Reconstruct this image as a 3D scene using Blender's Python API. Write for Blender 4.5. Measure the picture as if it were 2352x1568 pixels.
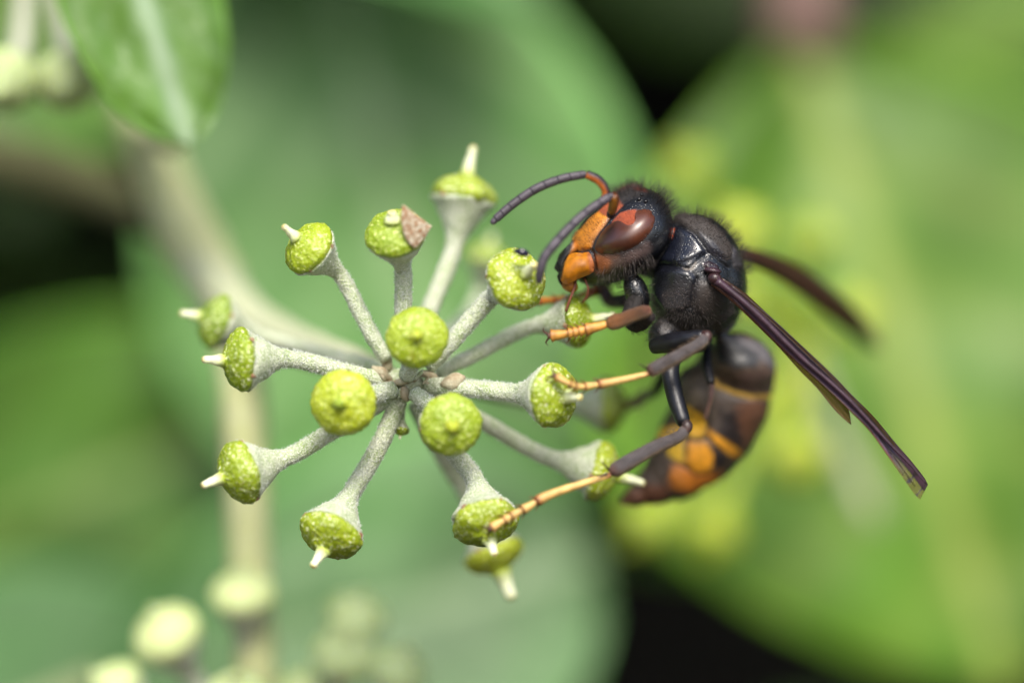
import bpy, math, random
import numpy as np
from mathutils import Vector, Matrix, noise
from mathutils.bvhtree import BVHTree
from mathutils.geometry import delaunay_2d_cdt

# ------------------------------------------------------------------ scene, camera, light
for o in list(bpy.data.objects): bpy.data.objects.remove(o)
scene = bpy.context.scene
COL = scene.collection
MM = 0.001                      # everything below is laid out in millimetres
LENS, SENSOR, D = 100.0, 36.0, 130.0
KPX = 2352 * LENS / (SENSOR * D)          # photo pixels (2352 wide) per mm in the focus plane

cam = bpy.data.cameras.new('camera'); cam_ob = bpy.data.objects.new('camera', cam); COL.objects.link(cam_ob)
cam_ob.location = (0, -D * MM, 0); cam_ob.rotation_euler = (math.radians(90), 0, 0)
cam.lens = LENS; cam.sensor_width = SENSOR; cam.sensor_fit = 'HORIZONTAL'
cam.clip_start = 0.002; cam.clip_end = 200
cam.dof.use_dof = True; cam.dof.focus_distance = (D + 0.6) * MM; cam.dof.aperture_fstop = 9.2
scene.camera = cam_ob

SUN_EL, SUN_AZ = 46, 174          # azimuth: clockwise from +Y (the view direction)
world = bpy.data.worlds.new('World'); scene.world = world; world.use_nodes = True
wn = world.node_tree; wn.nodes.clear()
sky = wn.nodes.new('ShaderNodeTexSky'); sky.sky_type = 'NISHITA'; sky.sun_disc = False
sky.sun_elevation = math.radians(SUN_EL); sky.sun_rotation = math.radians(SUN_AZ)
sky.air_density = 1.0; sky.dust_density = 3.0; sky.ozone_density = 1.0
bg = wn.nodes.new('ShaderNodeBackground'); bg.inputs['Strength'].default_value = 0.085
wo = wn.nodes.new('ShaderNodeOutputWorld')
wn.links.new(sky.outputs[0], bg.inputs[0]); wn.links.new(bg.outputs[0], wo.inputs[0])
sun = bpy.data.lights.new('sun', 'SUN'); sun.energy = 1.5; sun.angle = math.radians(20); sun.color = (1, 0.95, 0.86)
sun_ob = bpy.data.objects.new('sun', sun); COL.objects.link(sun_ob)
_a, _e = math.radians(SUN_AZ), math.radians(SUN_EL)
SUN_DIR = Vector((math.sin(_a) * math.cos(_e), math.cos(_a) * math.cos(_e), math.sin(_e)))
sun_ob.rotation_euler = SUN_DIR.to_track_quat('Z', 'Y').to_euler()
scene.view_settings.view_transform = 'Standard'; scene.view_settings.look = 'None'
scene.view_settings.gamma = 1; scene.view_settings.exposure = 1.42
try: scene.view_settings.use_curve_mapping = False
except Exception: pass
scene.render.engine = 'CYCLES'
R = random.Random(7)
NR = np.random.default_rng(5)

# ------------------------------------------------------------------ helpers
def P(px, py, y=0.0):
    """photo pixel (2352x1568) + depth behind the focus plane in mm -> point in mm"""
    s = (D + y) / D / KPX
    return Vector(((px - 1176) * s, y, (784 - py) * s))
def PXA(V):
    """array of points (mm) -> pixel coordinates"""
    s = D / (D + V[:, 1]) * KPX
    return np.stack([1176 + V[:, 0] * s, 784 - V[:, 2] * s], 1)
def Z1(l): return [(1110.1 + x * .264, 366.9 + y * .264) for x, y in l]       # from an enlargement of the head
def Z6(l): return [(1599.4 + x * .396, 545.7 + y * .396) for x, y in l]       # from an enlargement of the wing

def tag(o, label=None, cat=None, group=None, kind=None):
    if label: o['label'] = label
    if cat: o['category'] = cat
    if group: o['group'] = group
    if kind: o['kind'] = kind
    return o
def thing(name, loc, label, cat, group=None):
    o = bpy.data.objects.new(name, None); COL.objects.link(o)
    o.location = Vector(loc) * MM; o.empty_display_size = 0.002
    o['_o'] = tuple(loc)
    return tag(o, label, cat, group)
def base_of(o):
    while o.parent: o = o.parent
    return Vector(o['_o']) if '_o' in o else Vector((0, 0, 0))
def mesh_ob(name, V, F, mats, parent=None, col=None, smooth=True, fmat=None, origin=None):
    """V in mm (world).  One mesh object, child of parent."""
    V = np.asarray([tuple(v) for v in V] if not isinstance(V, np.ndarray) else V, dtype=np.float64)
    if parent is not None: o0 = np.array(base_of(parent))
    else: o0 = np.array(origin if origin is not None else V.mean(0))
    me = bpy.data.meshes.new(name)
    me.from_pydata(((V - o0) * MM).tolist(), [], [list(map(int, f)) for f in F])
    if not isinstance(mats, (list, tuple)): mats = [mats]
    for m in mats: me.materials.append(m)
    if smooth: me.polygons.foreach_set('use_smooth', [True] * len(me.polygons))
    if fmat is not None: me.polygons.foreach_set('material_index', list(map(int, fmat)))
    if col is not None:
        a = me.attributes.new('Col', 'FLOAT_COLOR', 'POINT')
        c = np.ones((len(V), 4)); col = np.asarray(col, dtype=np.float64); c[:, :col.shape[1]] = col
        a.data.foreach_set('color', c.ravel())
    me.update()
    ob = bpy.data.objects.new(name, me); COL.objects.link(ob)
    if parent is not None: ob.parent = parent
    else: ob.location = Vector(o0) * MM; ob['_o'] = tuple(float(x) for x in o0)
    return ob

class MB:
    def __init__(s): s.V = []; s.F = []; s.C = []; s.M = []
    def add(s, V, F, C=None, m=0):
        n = len(s.V); s.V += [tuple(v) for v in V]; s.F += [[i + n for i in f] for f in F]; s.M += [m] * len(F)
        if C is not None: s.C += [tuple(c) for c in C]
        return s
    def build(s, name, mats, parent=None, **k):
        return mesh_ob(name, np.array(s.V), s.F, mats, parent, col=(np.array(s.C) if s.C else None), fmat=s.M, **k)

def lerp(a, b, t): return a + (b - a) * t
def crom(pts, n):
    """Catmull-Rom resample of vectors (any length lists) to n samples by index parameter"""
    A = np.array([list(p) for p in pts], float); m = len(A)
    if m == 2: return np.array([lerp(A[0], A[1], t) for t in np.linspace(0, 1, n)])
    E = np.vstack([2 * A[0] - A[1], A, 2 * A[-1] - A[-2]]); out = []
    for t in np.linspace(0, m - 1, n):
        i = min(int(t), m - 2); f = t - i; p0, p1, p2, p3 = E[i:i + 4]
        out.append(.5 * (2 * p1 + (p2 - p0) * f + (2 * p0 - 5 * p1 + 4 * p2 - p3) * f * f + (3 * p1 - p0 - 3 * p2 + p3) * f ** 3))
    return np.array(out)
def tube(path, rad, seg=12, cols=None, cap=True, jitter=0.0, flat=1.0):
    """swept tube; path (n,3), rad (n); returns V,F,C"""
    path = np.asarray(path, float); n = len(path); rad = np.asarray(rad, float) * np.ones(n)
    T = np.gradient(path, axis=0); T /= np.linalg.norm(T, axis=1)[:, None] + 1e-12
    ref = np.array([0, 1.0, 0]);
    if abs(T[0] @ ref) > .9: ref = np.array([1.0, 0, 0])
    u = np.cross(T[0], ref); u /= np.linalg.norm(u); V = []; C = []
    for i in range(n):
        u = u - T[i] * (u @ T[i]); u /= np.linalg.norm(u); w = np.cross(T[i], u)
        for k in range(seg):
            a = 2 * math.pi * k / seg
            r = rad[i] * (1 + jitter * noise.noise(Vector((path[i][0] * 3 + math.cos(a) * 1.3, path[i][1] * 3 + math.sin(a) * 1.3, path[i][2] * 3 + i * .13))))
            V.append(path[i] + r * (math.cos(a) * u + flat * math.sin(a) * w))
            if cols is not None: C.append(cols[i])
    F = [[i * seg + k, i * seg + (k + 1) % seg, (i + 1) * seg + (k + 1) % seg, (i + 1) * seg + k] for i in range(n - 1) for k in range(seg)]
    if cap:
        F.append([k for k in range(seg)][::-1]); F.append([(n - 1) * seg + k for k in range(seg)])
    return V, F, (C if cols is not None else None)
def ell(c, r, rot=None, nu=16, nv=10):
    V = []; F = []
    M = rot if rot is not None else Matrix.Identity(3)
    for i in range(nv + 1):
        th = math.pi * i / nv
        for k in range(nu):
            a = 2 * math.pi * k / nu
            V.append(Vector(c) + M @ Vector((r[0] * math.sin(th) * math.cos(a), r[1] * math.sin(th) * math.sin(a), r[2] * math.cos(th))))
    for i in range(nv):
        for k in range(nu):
            F.append([i * nu + k, (i + 1) * nu + k, (i + 1) * nu + (k + 1) % nu, i * nu + (k + 1) % nu])
    return V, F
def hairs(pts, dirs, lens, r0, name, mat, parent, bend=0.25, col=None, seed=1):
    """thin curved tapering hairs, three-sided, two joints"""
    rg = np.random.default_rng(seed); n = len(pts)
    dirs = dirs / (np.linalg.norm(dirs, axis=1)[:, None] + 1e-9)
    a = np.cross(dirs, rg.normal(size=(n, 3))); a /= np.linalg.norm(a, axis=1)[:, None] + 1e-9
    b = np.cross(dirs, a); L = np.asarray(lens)[:, None]
    mid = pts + dirs * L * .55 + a * L * bend * .15
    tip = pts + dirs * L + a * L * bend * .6
    V = np.zeros((n, 7, 3))
    for k in range(3):
        an = 2 * math.pi * k / 3; o = math.cos(an) * a + math.sin(an) * b
        V[:, k] = pts - dirs * .03 + o * r0; V[:, 3 + k] = mid + o * r0 * .7
    V[:, 6] = tip
    F = []
    for i in range(n):
        q = i * 7
        for k in range(3):
            k2 = (k + 1) % 3
            F.append([q + k, q + k2, q + 3 + k2, q + 3 + k]); F.append([q + 3 + k, q + 3 + k2, q + 6])
    return tag(mesh_ob(name, V.reshape(-1, 3), F, mat, parent), kind='stuff')

# ------------------------------------------------------------------ materials (procedural)
def nodes(name):
    m = bpy.data.materials.new(name); m.use_nodes = True; nt = m.node_tree
    return m, nt, nt.nodes['Principled BSDF'], nt.nodes['Material Output']
def mixc(nt, f, a, b):
    n = nt.nodes.new('ShaderNodeMix'); n.data_type = 'RGBA'
    for k, v in ((0, f), (6, a), (7, b)):
        if isinstance(v, bpy.types.NodeSocket): nt.links.new(v, n.inputs[k])
        else: n.inputs[k].default_value = v if k == 0 else (*v[:3], 1)
    return n.outputs[2]
def ramp(nt, f, lo, hi):
    n = nt.nodes.new('ShaderNodeMapRange'); n.inputs[1].default_value = lo; n.inputs[2].default_value = hi
    nt.links.new(f, n.inputs[0]); return n.outputs[0]
def tex(nt, kind, per_mm, **k):
    tc = nt.nodes.new('ShaderNodeTexCoord'); n = nt.nodes.new('ShaderNodeTex' + kind)
    nt.links.new(tc.outputs['Object'], n.inputs['Vector']); n.inputs['Scale'].default_value = per_mm * 1000
    for a, v in k.items():
        if a in n.inputs: n.inputs[a].default_value = v
    return n
def bump(nt, bs, h, mm, prev=None):
    n = nt.nodes.new('ShaderNodeBump'); n.inputs['Distance'].default_value = mm * MM; n.inputs['Strength'].default_value = 1
    nt.links.new(h, n.inputs['Height'])
    if prev is not None: nt.links.new(prev, n.inputs['Normal'])
    nt.links.new(n.outputs[0], bs.inputs['Normal']); return n.outputs[0]

def mat_chitin(name, pits=0.012, per=9.0, wrinkle=0.004, coat=0.0, spec=.5):
    """insect cuticle: colour and roughness come from the painted attribute"""
    m, nt, b, o = nodes(name)
    at = nt.nodes.new('ShaderNodeAttribute'); at.attribute_name = 'Col'
    nz = tex(nt, 'Noise', 2.5, Detail=4.0)
    f = ramp(nt, nz.outputs[0], .3, .7)
    d = nt.nodes.new('ShaderNodeMix'); d.data_type = 'RGBA'; d.blend_type = 'MULTIPLY'; d.inputs[0].default_value = .45
    nt.links.new(at.outputs['Color'], d.inputs[6]); nt.links.new(f, d.inputs[7])
    nt.links.new(d.outputs[2], b.inputs['Base Color']); nt.links.new(at.outputs['Alpha'], b.inputs['Roughness'])
    v = tex(nt, 'Voronoi', per); pit = ramp(nt, v.outputs['Distance'], .05, .38)
    n1 = bump(nt, b, pit, pits)
    n2 = tex(nt, 'Noise', 22, Detail=3.0); bump(nt, b, n2.outputs[0], wrinkle * 2, n1)
    b.inputs['Coat Weight'].default_value = coat; b.inputs['Coat Roughness'].default_value = .2
    b.inputs['Specular IOR Level'].default_value = spec
    return m
def mat_simple(name, c, rough=.5, c2=None, per=3.0, bmm=0, bper=10, sss=0, spec=.5, sheen=0):
    m, nt, b, o = nodes(name)
    if c2:
        nz = tex(nt, 'Noise', per, Detail=5.0); nt.links.new(mixc(nt, ramp(nt, nz.outputs[0], .35, .65), c, c2), b.inputs['Base Color'])
    else: b.inputs['Base Color'].default_value = (*c, 1)
    b.inputs['Roughness'].default_value = rough; b.inputs['Specular IOR Level'].default_value = spec
    if bmm: bump(nt, b, tex(nt, 'Noise', bper, Detail=4.0).outputs[0], bmm)
    if sss:
        b.inputs['Subsurface Weight'].default_value = sss; b.inputs['Subsurface Radius'].default_value = (1, .9, .35); b.inputs['Subsurface Scale'].default_value = .0005
    if sheen: b.inputs['Sheen Weight'].default_value = sheen; b.inputs['Sheen Roughness'].default_value = .4
    return m
def mat_disc(name, c1, c2, cg):
    m, nt, b, o = nodes(name)
    n1 = tex(nt, 'Noise', 1.1, Detail=3.0); c = mixc(nt, ramp(nt, n1.outputs[0], .3, .7), c1, c2)
    oi = nt.nodes.new('ShaderNodeObjectInfo'); hs = nt.nodes.new('ShaderNodeHueSaturation')
    hs.inputs['Hue'].default_value = .5; mr = nt.nodes.new('ShaderNodeMapRange'); mr.inputs[3].default_value = .485; mr.inputs[4].default_value = .515
    nt.links.new(oi.outputs['Random'], mr.inputs[0]); nt.links.new(mr.outputs[0], hs.inputs['Hue'])
    mv = nt.nodes.new('ShaderNodeMapRange'); mv.inputs[3].default_value = 1.12; mv.inputs[4].default_value = .78; nt.links.new(oi.outputs['Random'], mv.inputs[0]); nt.links.new(mv.outputs[0], hs.inputs['Value'])
    nt.links.new(c, hs.inputs['Color']); c = hs.outputs[0]
    n4 = tex(nt, 'Noise', .8, Detail=5.0, Roughness=.7); c = mixc(nt, ramp(nt, n4.outputs[0], .62, .78), c, (.30, .22, .05))
    n2 = tex(nt, 'Noise', 7.5, Detail=2.0, Roughness=.6)
    g = ramp(nt, n2.outputs[0], .565, .66)
    c = mixc(nt, g, c, cg); nt.links.new(c, b.inputs['Base Color'])
    n3 = tex(nt, 'Voronoi', 5.0); k = bump(nt, b, n3.outputs['Distance'], .05); bump(nt, b, n2.outputs[0], .05, k)
    b.inputs['Roughness'].default_value = .38
    b.inputs['Subsurface Weight'].default_value = .35; b.inputs['Subsurface Radius'].default_value = (.8, 1, .2); b.inputs['Subsurface Scale'].default_value = .0006
    return m
def mat_stalk(name, c1, c2, fz, sheen=.2):
    m, nt, b, o = nodes(name)
    n1 = tex(nt, 'Noise', 1.6, Detail=4.0); c = mixc(nt, ramp(nt, n1.outputs[0], .35, .65), c1, c2)
    n2 = tex(nt, 'Noise', 11, Detail=3.0); c = mixc(nt, ramp(nt, n2.outputs[0], .45, .68), c, fz)
    nt.links.new(c, b.inputs['Base Color']); b.inputs['Roughness'].default_value = .8
    bump(nt, b, n2.outputs[0], .09); b.inputs['Sheen Weight'].default_value = sheen
    return m
def mat_leaf(name, top, vein, gloss=.34, trans=.25):
    """leaf blade: Col.r = vein mask, Col.g = margin mask, painted on the mesh"""
    m, nt, b, o = nodes(name)
    at = nt.nodes.new('ShaderNodeAttribute'); at.attribute_name = 'Col'
    sp = nt.nodes.new('ShaderNodeSeparateColor'); nt.links.new(at.outputs['Color'], sp.inputs[0])
    nz = tex(nt, 'Noise', .07, Detail=4.0)
    dark = tuple(x * .5 for x in top)
    c = mixc(nt, ramp(nt, nz.outputs[0], .35, .65), top, dark)
    c = mixc(nt, sp.outputs[0], c, vein); c = mixc(nt, sp.outputs[1], c, tuple(min(1, x * 2.1) for x in top))
    nt.links.new(c, b.inputs['Base Color']); b.inputs['Roughness'].default_value = gloss; b.inputs['Specular IOR Level'].default_value = .35
    bump(nt, b, tex(nt, 'Noise', .9, Detail=3.0).outputs[0], .12)
    tr = nt.nodes.new('ShaderNodeBsdfTranslucent'); mx = nt.nodes.new('ShaderNodeMixShader'); mx.inputs[0].default_value = trans
    tcol = mixc(nt, .5, c, (top[0] * 2.2, top[1] * 2.0, top[2] * .6)); nt.links.new(tcol, tr.inputs[0])
    nt.links.new(b.outputs[0], mx.inputs[1]); nt.links.new(tr.outputs[0], mx.inputs[2]); nt.links.new(mx.outputs[0], o.inputs[0])
    return m
def mat_wing(name):
    m, nt, b, o = nodes(name)
    at = nt.nodes.new('ShaderNodeAttribute'); at.attribute_name = 'Col'
    nt.links.new(at.outputs['Color'], b.inputs['Base Color']); b.inputs['Roughness'].default_value = .3
    b.inputs['Coat Weight'].default_value = .4; b.inputs['Coat Roughness'].default_value = .15; b.inputs['Coat Tint'].default_value = (.8, .7, 1, 1)
    bump(nt, b, tex(nt, 'Noise', 6, Detail=4.0).outputs[0], .03)
    t = nt.nodes.new('ShaderNodeBsdfTransparent'); tc = mixc(nt, .5, at.outputs['Color'], (1, .9, .55)); nt.links.new(tc, t.inputs[0])
    mx = nt.nodes.new('ShaderNodeMixShader'); nt.links.new(at.outputs['Alpha'], mx.inputs[0])
    nt.links.new(t.outputs[0], mx.inputs[1]); nt.links.new(b.outputs[0], mx.inputs[2]); nt.links.new(mx.outputs[0], o.inputs[0])
    return m

M_BODY = mat_chitin('hornet_cuticle', pits=.020, per=8.0, spec=.85)
M_LEG = mat_chitin('hornet_leg', pits=.006, per=14, wrinkle=.006)
M_TIB = mat_chitin('hornet_tibia', pits=.010, per=12, wrinkle=.05)
_q = M_TIB.node_tree.nodes['Principled BSDF']; _q.inputs['Sheen Weight'].default_value = .15; _q.inputs['Sheen Roughness'].default_value = .35; _q.inputs['Sheen Tint'].default_value = (.9, .8, .7, 1)
M_EYE, _nt, _b, _o = nodes('compound_eye')
_b.inputs['Roughness'].default_value = .45; _b.inputs['Coat Weight'].default_value = .8; _b.inputs['Coat Roughness'].default_value = .33; _b.inputs['Specular IOR Level'].default_value = .5; _b.inputs['Coat IOR'].default_value = 1.6
_n = tex(_nt, 'Noise', .55, Detail=2.0); _nt.links.new(mixc(_nt, ramp(_nt, _n.outputs[0], .3, .7), (.026, .006, .003), (.090, .020, .004)), _b.inputs['Base Color'])
M_OCELLUS = mat_simple('ocellus', (.006, .005, .006), .08)
M_HAIR = mat_simple('dark_hair', (.022, .016, .013), .45)
M_HAIR2 = mat_simple('brown_hair', (.16, .105, .065), .45)
M_HAIR3 = mat_simple('umber_hair', (.070, .055, .048), .5)
M_HAIRW = mat_simple('white_plant_hair', (.72, .75, .70), .6)
M_WING = mat_wing('wing_membrane')
M_DISC = mat_disc('bud_disc', (.34, .44, .018), (.23, .32, .010), (.84, .90, .54))
M_DISCY = mat_disc('bud_disc_smooth', (.39, .49, .026), (.29, .39, .014), (.68, .76, .28))
M_DISCP = mat_disc('pale_bud', (.54, .64, .30), (.46, .57, .23), (.62, .70, .42))
M_STYLE, _nt, _b, _o = nodes('bud_style')
_at = _nt.nodes.new('ShaderNodeAttribute'); _at.attribute_name = 'Col'; _nt.links.new(_at.outputs['Color'], _b.inputs['Base Color'])
_b.inputs['Roughness'].default_value = .4; _b.inputs['Subsurface Weight'].default_value = .3; _b.inputs['Subsurface Radius'].default_value = (1, 1, .5); _b.inputs['Subsurface Scale'].default_value = .0004
bump(_nt, _b, tex(_nt, 'Noise', 8, Detail=4.0).outputs[0], .03)
M_STALK = mat_stalk('pedicel', (.31, .40, .17), (.46, .50, .35), (.74, .77, .64))
M_STEM = mat_stalk('stem_bark', (.44, .47, .17), (.50, .52, .27), (.56, .58, .36), .03)
M_PED = mat_stalk('peduncle', (.42, .46, .25), (.46, .49, .30), (.54, .57, .40), .05)
M_TWIG = mat_stalk('old_twig', (.085, .090, .026), (.11, .11, .040), (.14, .135, .06), .0)
M_STALKP = mat_stalk('pale_pedicel', (.46, .48, .34), (.52, .54, .40), (.66, .68, .56))
M_BRACT = mat_simple('bract', (.33, .26, .16), .8, (.50, .46, .32), 2.5, .06, 6)
M_SCRAP = mat_simple('dry_scrap', (.30, .12, .035), .9, (.66, .60, .46), 6, .12, 9, spec=.2)
M_RIM = mat_simple('calyx_tooth', (.22, .11, .06), .8, (.40, .28, .16), 3)
M_BEETLE = mat_simple('beetle_shell', (.012, .010, .03), .14)
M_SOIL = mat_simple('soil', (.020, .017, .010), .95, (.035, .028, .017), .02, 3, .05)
M_BACKING = mat_simple('backing_shade', (.006, .006, .004), .98, (.010, .009, .006), .03, 4, .05)  # near-black: the shade behind the leaves is put into this colour
M_REDSTEM = mat_simple('red_petiole', (.135, .080, .065), .7, (.17, .10, .08), .4)

# ------------------------------------------------------------------ setting
def ground():
    n = 40; V = []; F = []
    for i in range(n + 1):
        for j in range(n + 1):
            x = math.copysign(abs(i / n * 2 - 1) ** 3, i - n / 2) * 60000; y = math.copysign(abs(j / n * 2 - 1) ** 3, j - n / 2) * 60000
            V.append((x, y, -900 + 25 * noise.noise(Vector((x * .004, y * .004, 0)))))
    for i in range(n):
        for j in range(n): F.append([i * (n + 1) + j, (i + 1) * (n + 1) + j, (i + 1) * (n + 1) + j + 1, i * (n + 1) + j + 1])
    tag(mesh_ob('ground', V, F, M_SOIL), kind='structure')
    # dark backing sheet, added so the gaps between the leaves read as deep shade
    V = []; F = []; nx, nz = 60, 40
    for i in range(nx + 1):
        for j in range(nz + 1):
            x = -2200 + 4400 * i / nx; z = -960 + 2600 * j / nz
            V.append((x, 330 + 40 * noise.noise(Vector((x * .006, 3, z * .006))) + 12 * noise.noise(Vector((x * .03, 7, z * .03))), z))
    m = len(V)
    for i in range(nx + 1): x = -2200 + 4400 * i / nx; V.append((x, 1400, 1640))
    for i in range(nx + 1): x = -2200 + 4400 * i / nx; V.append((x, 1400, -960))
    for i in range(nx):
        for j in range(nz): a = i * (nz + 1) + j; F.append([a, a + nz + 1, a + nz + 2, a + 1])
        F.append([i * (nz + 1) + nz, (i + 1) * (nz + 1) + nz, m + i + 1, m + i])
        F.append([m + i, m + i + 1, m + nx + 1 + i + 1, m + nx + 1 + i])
    tag(mesh_ob('shade_backing', V, F, M_BACKING), kind='structure')
ground()

# ------------------------------------------------------------------ ivy leaves
def wprof(u, ab):
    a, b = ab; q = a / (a + b)
    return (u ** a) * ((1 - u) ** b) / (q ** a * (1 - q) ** b)
def leaf_geo(base, tip, half, normal, cup=.12, droop=.10, nu=44, nv=26, wav=.03, seed=0, nveins=6, ab=(.7, .75), thick=.3, mw=.035, svw=.45):
    base = np.array(base); tip = np.array(tip); ax = tip - base; L = np.linalg.norm(ax); ax = ax / L
    nrm = np.array(normal, float); nrm -= ax * (nrm @ ax); nrm /= np.linalg.norm(nrm); side = np.cross(nrm, ax)
    V = []; C = []; F = []
    for i in range(nu + 1):
        u = i / nu
        w = half * wprof(min(max(u, 1e-4), 1 - 1e-4), ab)
        for j in range(nv + 1):
            v = -1 + 2 * j / nv
            x = v * w
            h = cup * half * (abs(v) ** 1.6) * (w / half) - droop * L * (u - .35) ** 2
            h += wav * half * noise.noise(Vector((u * 4 + seed * 7.1, v * 2.2, seed))) * 2
            # midrib groove and side veins
            mid = math.exp(-(x / (half * mw)) ** 2)
            q = (u - abs(v) * .30 * (w / half)) * nveins
            sv = math.exp(-((q - round(q)) / .09) ** 2) * (.2 < q) * (abs(v) < .96)
            h -= .018 * half * mid + .008 * half * sv
            V.append(base + ax * (u * L) + side * x + nrm * h)
            C.append((min(1, mid * .9 + .0 + svw * sv), max(0, (abs(v) - .93) / .07), 0, 1))
    n = len(V); q = nv + 1
    nn = nrm * thick
    V = V + [v - nn for v in V]; C = C + C
    for i in range(nu):
        for j in range(nv):
            a = i * q + j
            F.append([a, a + 1, a + q + 1, a + q]); F.append([n + a, n + a + q, n + a + q + 1, n + a + 1])
    for i in range(nu):
        for j in (0, nv):
            a = i * q + j; f = [a, a + q, n + a + q, n + a]; F.append(f if j == 0 else f[::-1])
    return V, F, C, ax
def ivy_leaf(label, base, tip, half, normal, mat, mpet=None, pet_end=None, pr=1.0, name='ivy_leaf', group=None, **k):
    t = thing(name, tuple(base), label, 'leaf', group)
    V, F, C, ax = leaf_geo(base, tip, half, normal, **k)
    bl = mesh_ob('blade', V, F, mat, t, col=C)
    if pet_end is None: pet_end = Vector(base) - Vector(ax) * 18 + Vector((0, 10, 0))
    b = Vector(base); e = Vector(pet_end); m = b.lerp(e, .5) + Vector((0, 0, -1.5))
    p = crom([b + Vector(ax) * 1.5, m, e], 12)
    V, F, C = tube(p, np.linspace(pr * .8, pr * 1.2, 12), 10)
    mesh_ob('petiole', V, F, mpet or M_STEM, t)
    return t

ML_GREY = mat_leaf('leaf_sage', (.120, .275, .070), (.32, .46, .22), .40, .12)
ML_MID = mat_leaf('leaf_green', (.080, .21, .016), (.26, .36, .10), .36, .20)
ML_LIME = mat_leaf('leaf_lime', (.125, .275, .020), (.36, .44, .09), .42, .30)
ML_DEEP = mat_leaf('leaf_deep', (.065, .175, .004), (.15, .24, .03), .5, .25)
ML_TEAL = mat_leaf('leaf_teal', (.078, .205, .050), (.20, .30, .14), .48, .10)
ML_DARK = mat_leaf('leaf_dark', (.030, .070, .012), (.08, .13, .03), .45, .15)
ML_VAR = mat_leaf('leaf_margin', (.13, .27, .045), (.38, .50, .32), .26, .20)

FR = (0, -1, .55)
ivy_leaf('broad sage green leaf filling the space behind the flower cluster', P(700, -340, 65), P(1100, 1330, 62), 16.9, (.05, -1, .42), ML_GREY, cup=.10, droop=.05, seed=1, ab=(.9, .72))
ivy_leaf('large lime green leaf on a reddish stalk behind the hornet wings', P(1835, 70, 66), P(2330, 1600, 57), 22.5, (.10, -1, .40), ML_LIME, M_REDSTEM, P(1825, -420, 84), 3.0, cup=.14, droop=.05, seed=2, nveins=5, ab=(.95, .95), mw=.035, svw=.35)
ivy_leaf('deep saturated green leaf tucked behind the lime leaf', P(2620, -260, 99), P(2120, 1250, 92), 15.1, (-.2, -1, .12), ML_DEEP, cup=.1, seed=3)
ivy_leaf('yellowish green leaf crossing above the deep green leaf', P(2560, -10, 87), P(1950, 170, 90), 4.5, (0, -1, .7), ML_LIME, cup=.1, seed=4)
ivy_leaf('dull teal leaf below the flower cluster', P(180, 1600, 51), P(1370, 1270, 55), 11.5, (0, -1, .35), ML_TEAL, cup=.12, seed=5, ab=(.9, .5))
ivy_leaf('plain green leaf to the side of the pale upright stem', P(-480, 1430, 72), P(760, 860, 66), 12.3, (.05, -1, .25), ML_MID, cup=.12, seed=6)
ivy_leaf('blue green leaf low beside the second bud cluster', P(-500, 1900, 54), P(480, 1430, 57), 11.0, (0, -1, .7), ML_TEAL, cup=.12, seed=7)
ivy_leaf('glossy pale leaf folded above the sage green leaf', P(330, -420, 57), P(1250, -30, 54), 6.5, (0, -1, 1.0), ML_TEAL, cup=.18, seed=8)
ivy_leaf('pale edged leaf hanging beside the upper branch', P(190, -420, 12), P(440, 322, 10), 4.1, (.25, -1, .25), ML_VAR, pet_end=P(150, -700, 25), pr=.7, cup=-.10, droop=.12, seed=9, wav=.06, nveins=7, thick=.2, mw=.13, ab=(.7, .62), svw=.18)
ivy_leaf('dark shaded leaf behind the hanging bud pair', P(-420, -200, 58), P(420, 240, 62), 10.1, (.1, -1, .2), ML_MID, cup=.1, seed=10)
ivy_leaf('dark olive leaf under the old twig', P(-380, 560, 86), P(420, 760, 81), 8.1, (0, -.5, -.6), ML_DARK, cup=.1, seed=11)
ivy_leaf('yellow green leaf under the hornet abdomen', P(1000, 880, 77), P(1760, 1260, 75), 6.3, (-.1, -1, .6), ML_LIME, cup=.1, seed=12)
ivy_leaf('mid green leaf between the sage leaf and the lime leaf', P(980, 700, 91), P(1950, 1050, 87), 11.3, (-.05, -1, .5), ML_LIME, cup=.1, seed=13)

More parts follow.
